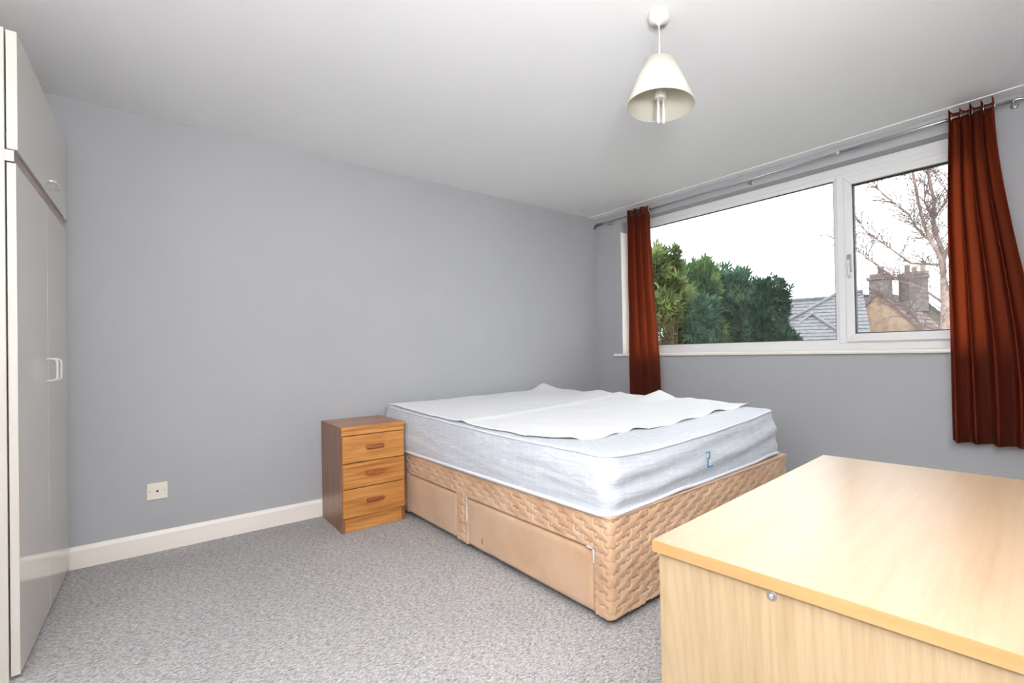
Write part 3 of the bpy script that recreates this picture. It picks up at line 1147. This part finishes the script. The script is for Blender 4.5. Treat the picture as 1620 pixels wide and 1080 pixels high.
for sx, sy in ((-1, 0), (1, 0)):
    ox, oy = (0.0105 * sx * 0.74 - 0, -0.0105 * sx * 0.68)
    px_, py_ = 0.0075 * 0.68, 0.0075 * 0.74
    path_ = [(ox + px_, oy + py_, -0.335), (ox + px_, oy + py_, -0.425), (ox + px_ * .6, oy + py_ * .6, -0.434), (ox - px_ * .6, oy - py_ * .6, -0.434), (ox - px_, oy - py_, -0.425), (ox - px_, oy - py_, -0.335)]
    MB().tube(path_, 0.0062, 12).build('bulb_tube', M['plastic_white'], lp)

# ------------------------------------------------------------------ blank cable outlet plate
op = empty('cable_outlet', (-3.279, 0, 0.331))
tag(op, 'cream square wall plate with a single centre hole above the skirting', 'outlet')
MB().box((-0.042, -0.009, -0.0455), (0.042, 0, 0.0455)).build('plate', M['plate'], op, 0.003)
MB().lathe([(0.0055, -0.0092), (0.0055, -0.0096)], (0, 0, 0), 14, axis='Y').build('hole', M['black'], op)
for s in (-1, 1):
    MB().lathe([(0.0035, -0.0088), (0.0035, -0.0098), (0.002, -0.0102)], (0.030 * s, 0, 0), 12, axis='Y').build('screw', M['steel'], op)

# ------------------------------------------------------------------ wardrobe
WXF = -3.605
wd = empty('wardrobe', (WXF, -1.135, 0))
tag(wd, 'tall glossy beige fitted wardrobe with two doors and a top cupboard', 'wardrobe')
WL = 1.11
DT = 0.020
# side panels, back, shelves (local x=0 is the door face)
MB().box((-0.57, 0.0, 0.0), (-DT - 0.004, 0.018, 2.168)).build('side_panel', M['edge_white'], wd, 0.001, 1)
MB().box((-0.57, WL - 0.018, 0.0), (-DT - 0.004, WL, 2.168)).build('side_panel', M['laminate'], wd, 0.001, 1)
MB().box((-0.57, 0.018, 0.06), (-0.562, WL - 0.018, 2.15)).build('back_panel', M['laminate'], wd)
MB().box((-0.56, 0.018, 2.15), (-DT - 0.004, WL - 0.018, 2.168)).build('top_panel', M['laminate'], wd)
MB().box((-0.56, 0.018, 0.06), (-DT - 0.004, WL - 0.018, 0.078)).build('bottom_panel', M['laminate'], wd)
MB().box((-0.07, 0.018, 0.0), (-0.052, WL - 0.018, 0.06)).build('plinth', M['laminate'], wd)
MB().box((-0.56, 0.018, 1.733), (-0.0245, WL - 0.018, 1.751)).build('shelf', M['laminate'], wd)
MB().box((-DT - 0.004, 0.0, 1.7235), (-0.004, WL, 1.7605)).build('rail', M['bronze'], wd, 0.002, 1)
MB().box((-DT - 0.004, -0.002, 1.7235), (-0.0038, 0.001, 1.7605)).build('rail_cap', M['edge_white'], wd)


def door(y0, y1, z0, z1, name='door', x0=-DT, x1=0.0):
    d = MB().box((x0, y0, z0), (x1, y1, z1)).build(name, M['laminate'], wd, 0.0015, 1)
    e = MB()
    e.box((x0 + 0.0003, y0 - 0.0012, z0 + 0.001), (x1 - 0.0006, y0 + 0.0004, z1 - 0.001))
    e.build('edging', M['edge_white'], d)
    return d


ds = 0.568
d1 = door(0.001, ds - 0.002, 0.018, 1.719)
d2 = door(ds + 0.002, WL - 0.012, 0.018, 1.719)
e = MB().box((-0.017, ds - 0.0022, 0.02), (0.0008, ds - 0.0008, 1.717)).build('edging', M['edge_white'], d1)
d3 = door(0.001, WL - 0.001, 1.7645, 2.163, 'top_door', -DT, 0.004)


def d_handle(y, z0, z1, parent, m, out=0.032, r=0.0035, vertical=True):
    n = 8
    pts = []
    h = z1 - z0
    rc = 0.016
    pts.append((0.0, z0))
    pts.append((out - rc, z0))
    for k in range(1, 6):
        a = -PI / 2 + (PI / 2) * k / 6
        pts.append((out - rc + rc * math.cos(a), z0 + rc + rc * math.sin(a)))
    for k in range(1, 6):
        a = (PI / 2) * k / 6
        pts.append((out - rc + rc * math.cos(a), z1 - rc + rc * math.sin(a)))
    pts.append((out - rc, z1))
    pts.append((0.0, z1))
    if vertical:
        P = [(a, y, b) for a, b in pts]
    else:
        P = [(a + 0.004, b, y) for a, b in pts]
    return MB().tube(P, r, 10).build('handle', m, parent)


d_handle(ds - 0.055, 0.975, 1.066, d1, M['plastic_white'])
d_handle(ds + 0.05, 0.975, 1.066, d2, M['plastic_white'])
d_handle(1.795, 0.47, 0.61, d3, M['chrome'], vertical=False, out=0.035, r=0.006)

# ------------------------------------------------------------------ bedside cabinet
cb = empty('bedside_cabinet', (-2.478, -0.494, 0), 0.0115)
tag(cb, 'small teak three drawer bedside cabinet between the wall and the bed', 'cabinet')
CW, CD, CH = 0.366, 0.472, 0.63
FP = 0.012   # side panels stand this far behind the drawer fronts
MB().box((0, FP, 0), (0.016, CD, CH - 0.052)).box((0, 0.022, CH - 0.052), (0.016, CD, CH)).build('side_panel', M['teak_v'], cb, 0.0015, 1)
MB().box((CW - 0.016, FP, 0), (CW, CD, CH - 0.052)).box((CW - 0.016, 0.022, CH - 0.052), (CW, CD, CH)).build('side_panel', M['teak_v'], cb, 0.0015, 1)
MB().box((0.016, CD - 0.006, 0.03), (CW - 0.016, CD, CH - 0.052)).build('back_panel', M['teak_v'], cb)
MB().box((0.016, FP + 0.012, 0.0), (CW - 0.016, FP + 0.026, 0.086)).build('plinth', M['teak_h'], cb, 0.001, 1)
MB().box((0.016, FP + 0.03, 0.075), (CW - 0.016, CD - 0.006, 0.087)).build('bottom_panel', M['teak_v'], cb)
# moulded top: rounded nose with a cove beneath
prof = [(0.0215, CH), (0.004, CH), (0.0, CH - 0.004), (0.0, CH - 0.020), (0.004, CH - 0.026), (0.006, CH - 0.034), (0.003, CH - 0.042), (0.0, CH - 0.047), (0.0, CH - 0.0515), (0.0215, CH - 0.0515)]
tp = MB()
tp.prism([(0.0, a, b) for a, b in prof], (CW, 0, 0))
tp.build('front_moulding', M['teak_h'], cb, 0.0012, 1)
MB().box((0.0165, 0.022, CH - 0.02), (CW - 0.0165, CD, CH)).build('cabinet_top', M['teak_top'], cb)
MB().box((0.0005, 0.003, CH), (CW - 0.0005, CD, CH + 0.0008)).build('top_veneer', M['teak_top'], cb)
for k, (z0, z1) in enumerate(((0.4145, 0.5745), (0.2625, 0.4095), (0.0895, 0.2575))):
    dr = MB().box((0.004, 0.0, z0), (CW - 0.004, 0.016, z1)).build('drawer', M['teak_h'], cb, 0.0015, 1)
    MB().box((0.022, 0.016, z0 + 0.01), (CW - 0.022, 0.40, z1 - 0.02)).build('drawer_box', M['teak_v'], dr)
    zc = (z0 + z1) / 2 + 0.004
    # rounded lozenge grip, scooped along the top
    g = MB()
    L, hgt = 0.105, 0.026
    ol = []
    for q in range(24):
        a = 2 * PI * q / 24
        cx_ = (L / 2 - hgt / 2) * (1 if math.cos(a) > 0 else -1)
        ol.append((CW / 2 + cx_ + hgt / 2 * math.cos(a), zc + hgt / 2 * math.sin(a)))
    g.prism([(a, 0.0005, b) for a, b in ol], (0, -0.017, 0))
    g.build('handle', M['teak_grip'], dr, 0.006, 3, smooth=True)

# ------------------------------------------------------------------ divan base
BX, BY, BA = -2.013, -2.307, 0.0351
bed = empty('divan_base', (BX, BY, 0), BA)
tag(bed, 'peach quilted satin divan base with side drawers under the mattress', 'bed base')
BW, BL, BZ, BH = 1.505, 2.215, 0.032, 0.418


def quilt(u, v):
    """relief of the stitched pattern, metres: wavy diagonals strung with small rings"""
    S, Pd, rad = 0.056, 0.050, 0.0125
    k = np.floor(u / S)
    du = u - (k + 0.5) * S
    q = v / Pd - 0.5 * (k + 0.5)
    dv = (q - np.round(q)) * Pd
    rr = np.hypot(du, dv)
    g1 = np.exp(-((rr - rad) / 0.0030) ** 2)
    w = v / Pd - 0.5 * u / S + 0.13 * np.sin(2 * PI * u / S)
    dl = np.abs(w - np.round(w)) * Pd * 0.85
    g2 = np.exp(-(dl / 0.0030) ** 2) * np.clip((rr - rad) / 0.002, 0, 1)
    g = np.maximum(g1, g2)
    return -0.0072 * g + 0.003 * np.clip(dl / 0.02, 0, 1) ** 0.7


DR = {0: [(0.092, 1.085, BZ, 0.282)], 1: [(1.202, 1.860, BZ, 0.284)]}


def base_half(y0, y1, ym, drawers):
    """wraps the walls of one half; only the outer three sides are visible"""
    r = 0.028
    n = 0.0036
    path = []   # (x, y, nx, ny, s)
    if ym == 'foot':
        seqs = [((0, y1), (0, y0 + r)), 'arc0', ((r, y0), (BW - r, y0)), 'arc1', ((BW, y0 + r), (BW, y1))]
    else:
        seqs = [((0, y1 - r * .5), (0, y0 + 0.02)), 'arcm', ((BW, y0 + 0.02), (BW, y1))]
    pts = []
    if ym == 'foot':
        for t in np.arange(y1, y0 + r, -n):
            pts.append((0, t, -1, 0))
        for a in np.linspace(PI, 1.5 * PI, 14):
            pts.append((r + r * math.cos(a), y0 + r + r * math.sin(a), math.cos(a), math.sin(a)))
        for t in np.arange(r + n, BW - r, n):
            pts.append((t, y0, 0, -1))
        for a in np.linspace(1.5 * PI, 2 * PI, 14):
            pts.append((BW - r + r * math.cos(a), y0 + r + r * math.sin(a), math.cos(a), math.sin(a)))
        for t in np.arange(y0 + r + 0.02, y1, 0.02):
            pts.append((BW, t, 1, 0))
        pts.append((BW, y1, 1, 0))
    else:
        for t in np.arange(y1, y0 + 0.012, -n):
            pts.append((0, t, -1, 0))
        for a in np.linspace(PI, 1.5 * PI, 8):
            pts.append((0.012 + 0.012 * math.cos(a), y0 + 0.012 + 0.012 * math.sin(a), math.cos(a), math.sin(a)))
        pts.append((BW, y0, 0, -1))
        pts.append((BW, y1, 1, 0))
    pts = np.array(pts)
    s = np.concatenate([[0], np.cumsum(np.hypot(np.diff(pts[:, 0]), np.diff(pts[:, 1])))])
    zs = np.arange(BZ, BH + 1e-6, 0.0036)
    S, Z = np.meshgrid(s, zs)
    X = np.broadcast_to(pts[:, 0], S.shape).copy()
    Y = np.broadcast_to(pts[:, 1], S.shape).copy()
    NX, NY = pts[:, 2][None, :], pts[:, 3][None, :]
    side = (pts[:, 2] < -0.9)[None, :]
    shear = np.where(side, -S * 1.0, S)
    h = quilt(shear, Z)
    corner = np.exp(-((np.abs(pts[:, 2]) * np.abs(pts[:, 3]))[None, :] / 0.2))
    h = h * (0.25 + 0.75 * corner)
    h = h + 0.006 * vnoise(S * 5, Z * 6, 4) + 0.003 * vnoise(S * 19, Z * 13, 5)
    # bulge of the wrapped stiles
    if ym == 'foot':
        sj = y1 - pts[:, 1]
    else:
        sj = pts[:, 1] - y0
    h = h - 0.012 * np.exp(-(np.maximum(sj, 0) / 0.010) ** 2)[None, :] * side
    flat = np.zeros_like(S)
    for (a, b, c, d) in drawers:
        ins = side & (Y > a) & (Y < b) & (Z < d)
        h = np.where(ins, -0.022, h)
        # smooth taut cloth just around the drawers
        near = side & (Y > a - 0.035) & (Y < b + 0.03) & (Z < d + 0.004) & ~ins
        h = np.where(near, 0.0015 + 0.3 * h, h)
    # quilting dies off at the piping
    top = np.clip((BH - Z) / 0.012, 0, 1)
    h = h * top - 0.004 * (1 - top)
    # ragged hem
    rag = 0.006 * vnoise(S * 22, Z * 0 + 1, 6) + 0.003 * vnoise(S * 70, Z * 0, 7)
    Z2 = Z + rag * np.exp(-((Z - BZ) / 0.012))
    V = np.stack([X + NX * h, Y + NY * h, Z2], -1).reshape(-1, 3)
    o = np_mesh('quilted_border', V, grid_quads(len(zs), len(s)), M['satin'], bed)
    m = MB().box((0.03, y0 + 0.03, BZ + 0.012), (BW - 0.02, y1 - 0.005, BH - 0.01))
    m.build('base_box', M['black'], bed)
    MB().box((0.004, y0 + 0.004, BH - 0.012), (BW - 0.004, y1 - 0.002, BH)).build('top_cover', M['satin_flat'], bed, 0.004)
    # piped top edge
    pl = [(x, y, BH - 0.002) for x, y in zip(pts[::6, 0] * 1.0, pts[::6, 1])]
    MB().tube(pl, 0.0055, 6).build('piping', M['satin_flat'], bed)
    for (a, b, c, d) in drawers:
        # padded fabric-wrapped drawer front
        nu, nv = 60, 18
        uu, vv = np.meshgrid(np.linspace(0, 1, nu), np.linspace(0, 1, nv))
        yy = b - 0.004 - (b - a - 0.008) * uu
        zz = BZ + 0.002 + (d - BZ - 0.007) * vv
        ed = np.minimum(np.minimum(uu, 1 - uu) * (b - a), np.minimum(vv, 1 - vv) * (d - c))
        xx = -0.004 + 0.010 * np.exp(-ed / 0.0022) + 0.0035 * vnoise(uu * 7, vv * 2.5, 21) + 0.001 * vnoise(uu * 30, vv * 9, 22)
        dv = np.stack([xx, yy, zz], -1).reshape(-1, 3)
        dd = np_mesh('drawer', dv, grid_quads(nv, nu), M['satin_flat'], bed)
        sm = dd.modifiers.new('thickness', 'SOLIDIFY')
        sm.thickness = 0.012
        sm.offset = -1
    return o


base_half(0.0, 1.1145, 'foot', DR[0])
base_half(1.1155, BL, 'head', DR[1])
# white plastic corner clip left on the drawer, small brown stain tab
cl = MB()
cl.box((-0.012, 0.0815, 0.232), (-0.004, 0.0870, 0.290))
cl.box((-0.012, 0.0815, 0.284), (-0.004, 0.122, 0.290))
cl.build('corner_clip', M['plastic_white'], bed, 0.001, 1)
cl = MB()
cl.box((-0.006, 1.088, 0.150), (0.003, 1.0915, 0.290))
cl.build('corner_clip', M['lead'], bed, 0.001, 1)
MB().box((-0.0085, 0.921, 0.075), (-0.0055, 0.926, 0.105)).build('pull_tab', mat('brown_tab', srgb(170, 92, 60), 0.6), bed, 0.001, 1)
for x, y in ((0.10, 0.08), (0.10, 1.02), (0.10, 1.21), (0.10, 2.1), (1.40, 0.08), (1.40, 1.02), (1.40, 1.21), (1.40, 2.1), (0.75, 0.08)):
    k = MB()
    k.lathe([(0.018, -0.012), (0.022, -0.009), (0.022, 0.009), (0.018, 0.012)], (x, y, 0.022), 16, axis='X')
    k.box((x - 0.016, y - 0.012, 0.034), (x + 0.016, y + 0.012, 0.046))
    k.build('castor', M['black'], bed)

# ------------------------------------------------------------------ mattress
mt = empty('mattress', (BX, BY, BH), BA)
tag(mt, 'thick white damask double mattress with piped edges and a blue tag', 'mattress')


def quad_map(u, v, q):
    (a, b, c, d) = q   # FL, FR, BR, BL
    return ((a[0] * (1 - u) + b[0] * u) * (1 - v) + (d[0] * (1 - u) + c[0] * u) * v,
            (a[1] * (1 - u) + b[1] * u) * (1 - v) + (d[1] * (1 - u) + c[1] * u) * v)


Q_BOT = ((-0.004, 0.002), (1.468, 0.030), (1.455, 2.235), (-0.010, 2.235))
Q_TOP = ((0.006, 0.014), (1.440, 0.050), (1.445, 2.225), (-0.002, 2.225))


def top_z(u, v):
    """height of the mattress top above the base, before puckers"""
    c = (0.226, 0.262, 0.282, 0.275)
    return (c[0] * (1 - u) + c[1] * u ** 1.3) * (1 - v) ** 1.0 + (c[3] * (1 - u) + c[2] * u) * v - 0.012 * np.sin(PI * v) * (1 - u)


def rr_path(n_long, n_short, n_arc, ru, rv):
    pts = []
    def seg(a, b, n):
        for k in range(n):
            f = k / n
            pts.append((a[0] + (b[0] - a[0]) * f, a[1] + (b[1] - a[1]) * f))
    def arc(cx, cy, a0):
        for k in range(n_arc):
            a = a0 + PI / 2 * k / n_arc
            pts.append((cx + ru * math.cos(a), cy + rv * math.sin(a)))
    # start at head-left going to foot-left, foot, right, head (counter-clockwise seen from above)
    seg((0, 1 - rv), (0, rv), n_long)
    arc(ru, rv, PI)
    seg((ru, 0), (1 - ru, 0), n_short)
    arc(1 - ru, rv, 1.5 * PI)
    seg((1, rv), (1, 1 - rv), n_long)
    arc(1 - ru, 1 - rv, 0)
    seg((1 - ru, 1), (ru, 1), n_short)
    arc(ru, 1 - rv, PI / 2)
    return np.array(pts)


def build_mattress():
    ru, rv = 0.055 / 1.47, 0.055 / 2.23
    pth = rr_path(300, 210, 16, ru, rv)
    N = len(pth)
    bx_, by_ = quad_map(pth[:, 0], pth[:, 1], Q_BOT)
    tx_, ty_ = quad_map(pth[:, 0], pth[:, 1], Q_TOP)
    s = np.concatenate([[0], np.cumsum(np.hypot(np.diff(bx_), np.diff(by_)))])
    # outward normals
    dx = np.roll(bx_, -1) - np.roll(bx_, 1)
    dy = np.roll(by_, -1) - np.roll(by_, 1)
    L = np.hypot(dx, dy)
    nx, ny = dy / L, -dx / L
    tz = top_z(pth[:, 0], pth[:, 1])
    tz = tz + 0.004 * vnoise(s * 4, s * 0, 31) + 0.0025 * vnoise(s * 11, s * 0 + 3, 32)
    foot = np.clip(1 - pth[:, 1] / 0.02, 0, 1)
    lift = 0.010 * np.exp(-((bx_ - 1.35) / 0.16) ** 2) * foot + 0.006 * np.exp(-((bx_ - 0.45) / 0.1) ** 2) * foot
    lift = lift + 0.0
    rows, UV = [], []
    nb = 34
    cxm, cym = 0.73, 1.11
    # underside
    for f in (0.0, 0.5, 0.97):
        rows.append(np.stack([cxm + (bx_ - cxm) * f, cym + (by_ - cym) * f, 0.004 + lift * f], -1))
        UV.append(np.stack([s, np.full(N, -0.1 * (1 - f))], -1))
    for k in range(nb + 1):
        f = k / nb
        z = 0.006 + lift + (tz - 0.006 - lift) * f
        bul = 0.014 * math.sin(PI * f) ** 0.7
        wr = 0.012 * vnoise(s * 2.3 + 5, np.full(N, f * 3.2) + s * 0.8, 33) + 0.006 * vnoise(s * 6, np.full(N, f * 7) - s * 1.2, 34)
        wr = wr + 0.003 * vnoise(s * 21, np.full(N, f * 5), 35)
        wr = wr * math.sin(PI * f) ** 0.6
        # long sagging folds on the foot end
        fold = 0.007 * np.sin(2 * PI * (f * 2.1 - s * 0.55)) * foot * math.sin(PI * f)
        off = bul + wr + fold
        x = bx_ + (tx_ - bx_) * f + nx * off
        y = by_ + (ty_ - by_) * f + ny * off
        rows.append(np.stack([x, y, z], -1))
        UV.append(np.stack([s, np.full(N, 0.25 * f)], -1))
    # shoulder and top panel
    for f, dz in ((0.996, 0.004), (0.985, 0.010), (0.96, 0.014), (0.9, 0.016), (0.8, 0.016), (0.65, 0.016), (0.5, 0.016), (0.3, 0.016), (0.1, 0.016), (0.0, 0.016)):
        uu = 0.5 + (pth[:, 0] - 0.5) * f
        vv = 0.5 + (pth[:, 1] - 0.5) * f
        x, y = quad_map(uu, vv, Q_TOP)
        z = top_z(uu, vv) * (1 - 0) + (tz - top_z(pth[:, 0], pth[:, 1])) * f ** 12 + dz + 0.006 * vnoise(x * 6, y * 6, 36) * (1 - f ** 30)
        rows.append(np.stack([x, y, z], -1))
        UV.append(np.stack([s, 0.25 + 0.7 * (1 - f) * np.ones(N)], -1))
    V = np.concatenate(rows)
    o = np_mesh('mattress_body', V, grid_quads(len(rows), N, True), M['ticking'], mt, uv=np.concatenate(UV))
    # piping top and bottom
    top = [tuple(p) for p in (rows[3 + nb][::4] + np.stack([nx, ny, nx * 0], -1)[::4] * 0.002 + np.array([0, 0, 0.003]))]
    bot = [tuple(p) for p in (rows[3][::4] + np.stack([nx, ny, nx * 0], -1)[::4] * 0.004 + np.array([0, 0, 0.003]))]
    MB().tube(top, 0.0055, 8, closed=True).build('top_piping', M['piping'], mt)
    MB().tube(bot, 0.0085, 8, closed=True).build('bottom_piping', M['piping'], mt)
    return rows


mrows = build_mattress()
# blue and white care tag sewn to the foot border
tg = MB()
ty0 = 0.006
tg.prism([(0.640, ty0 - 0.020, 0.085), (0.672, ty0 - 0.020, 0.085), (0.668, ty0 - 0.006, 0.150), (0.648, ty0 - 0.006, 0.150)], (0, 0.0012, 0))
tgo = tg.build('care_tag', M['plastic_white'], mt)
bt = MB()
bt.box((0.638, ty0 - 0.0228, 0.078), (0.646, ty0 - 0.0205, 0.128))
bt.box((0.638, ty0 - 0.0228, 0.078), (0.682, ty0 - 0.0205, 0.086))
bt.box((0.644, ty0 - 0.0118, 0.144), (0.674, ty0 - 0.0085, 0.150))
bt.box((0.662, ty0 - 0.0175, 0.115), (0.667, ty0 - 0.0125, 0.146))
bt.build('tag_print', M['blue'], tgo)
# ------------------------------------------------------------------ thin fleece sheet lying on the mattress
def build_sheet():
    NU, NV = 200, 230
    u = np.linspace(0, 1, NU)
    v = np.linspace(0, 1, NV)
    U, V = np.meshgrid(u, v)
    # outline in bed coordinates
    front_x = [0.03, 0.07, 0.12, 0.20, 0.30, 0.42, 0.50, 0.56, 0.68, 0.85, 1.0, 1.15, 1.30, 1.45]
    front_y = [0.56, 0.47, 0.38, 0.31, 0.305, 0.335, 0.330, 0.275, 0.275, 0.285, 0.270, 0.275, 0.235, 0.215]
    xl = 0.016 + 0.020 * np.exp(-((V - 0.13) / 0.05) ** 2) - 0.01 * V
    xr = 1.452 - 0.006 * np.sin(V * 17)
    X = xl + (xr - xl) * U
    yf = np.interp(X, front_x, front_y)
    yb = 2.222 - 0.03 * (1 - U) + 0.006 * np.sin(U * 19)
    Y = yf + (yb - yf) * V ** 1.15
    zt = top_z(np.clip((X - 0.0) / 1.44, 0, 1), np.clip(Y / 2.225, 0, 1)) + 0.020
    # rumples
    Z = zt + 0.006 * vnoise(X * 5, Y * 5, 41) + 0.004 * vnoise(X * 13, Y * 11, 42) + 0.002
    ed = np.minimum(np.minimum(U, 1 - U) * 1.45, np.minimum(V, 1 - V) * 1.95)
    # long soft ridge across the sheet
    Z = Z + 0.010 * np.exp(-((Y - 1.15 - 0.12 * X) / 0.05) ** 2)
    # curled edge on the front
    fe = np.exp(-(V * 1.95 / 0.03))
    Z = Z + fe * (-0.001 + 0.018 * np.exp(-((X - 0.515) / 0.035) ** 2) + 0.010 * np.exp(-((X - 0.13) / 0.03) ** 2) + 0.010 * np.exp(-((X - 1.18) / 0.05) ** 2) + 0.006 * np.sin(X * 23))
    # lifted folds at the far edge and along the window side
    Z = Z + 0.050 * np.exp(-((X - 1.37) / 0.085) ** 2) * np.clip((Y - 2.0) / 0.2, 0, 1)
    re_ = np.clip((U - 0.86) / 0.14, 0, 1)
    Z = Z + re_ * (0.045 * np.clip(1 - np.abs(Y - 0.92) / 0.14, 0, 1) + 0.012 * np.exp(-((Y - 0.68) / 0.06) ** 2) + 0.009 * np.exp(-((Y - 1.55) / 0.08) ** 2) + 0.008 * np.abs(np.sin(Y * 9)))
    Z = Z - 0.004 * np.exp(-ed / 0.01) * (re_ < 0.5)
    P = np.stack([X, Y, Z], -1).reshape(-1, 3)
    o = np_mesh('fleece_sheet', P, grid_quads(NV, NU), M['sheet'], None, loc=(BX, BY, BH), rz=BA)
    md = o.modifiers.new('thickness', 'SOLIDIFY')
    md.thickness = 0.0025
    md.offset = 1
    tag(o, 'thin rumpled white fleece sheet spread over the mattress top', 'sheet')
    return o


build_sheet()

# ------------------------------------------------------------------ beech chest in the foreground
dk = empty('beech_chest', (-2.553, -3.012, 0), 0.0821)
tag(dk, 'pale beech effect chest with orange edging in the right foreground', 'chest')
DW, DL, DH, DTK = 0.957, 0.84, 0.685, 0.022
MB().box((0.0012, -DL + 0.0012, DH - DTK), (DW - 0.0012, -0.0012, DH)).build('chest_top', M['beech_top'], dk)
for a, b in (((0, -DL, DH - DTK), (0.0012, 0, DH - 0.0006)), ((DW - 0.0012, -DL, DH - DTK), (DW, 0, DH - 0.0006))):
    MB().box(a, b).build('edging', M['beech_edge'], dk)
for a, b in (((0.0012, -0.0012, DH - DTK), (DW - 0.0012, 0, DH - 0.0006)), ((0.0012, -DL, DH - DTK), (DW - 0.0012, -DL + 0.0012, DH - 0.0006))):
    MB().box(a, b).build('edging', M['beech_edge'], dk)
IN = 0.009
MB().box((IN, -DL + IN, 0.0), (IN + 0.018, -IN, DH - DTK - 0.0005)).build('side_panel', M['beech_side'], dk, 0.001, 1)
MB().box((DW - IN - 0.018, -DL + IN, 0.0), (DW - IN, -IN, DH - DTK - 0.0005)).build('side_panel', M['beech_side'], dk, 0.001, 1)
MB().box((IN + 0.018, -IN - 0.014, 0.03), (DW - IN - 0.018, -IN - 0.002, DH - DTK - 0.0005)).build('back_panel', M['beech_side'], dk)
MB().box((IN + 0.018, -DL + IN + 0.002, 0.03), (DW - IN - 0.018, -DL + IN + 0.018, DH - DTK - 0.0005)).build('front_panel', M['beech_side'], dk)
# cam fixing in the side panel
cm = MB().lathe([(0.0085, IN + 0.0005), (0.0085, IN - 0.0008), (0.0078, IN - 0.0012)], (0, -0.233, 0.650), 20, axis='X').build('cam_fixing', M['steel'], dk)
MB().lathe([(0.0042, IN - 0.0014), (0.0042, IN - 0.0026), (0.002, IN - 0.003)], (0, -0.233, 0.650), 12, axis='X').build('cam_screw', M['chrome'], cm)
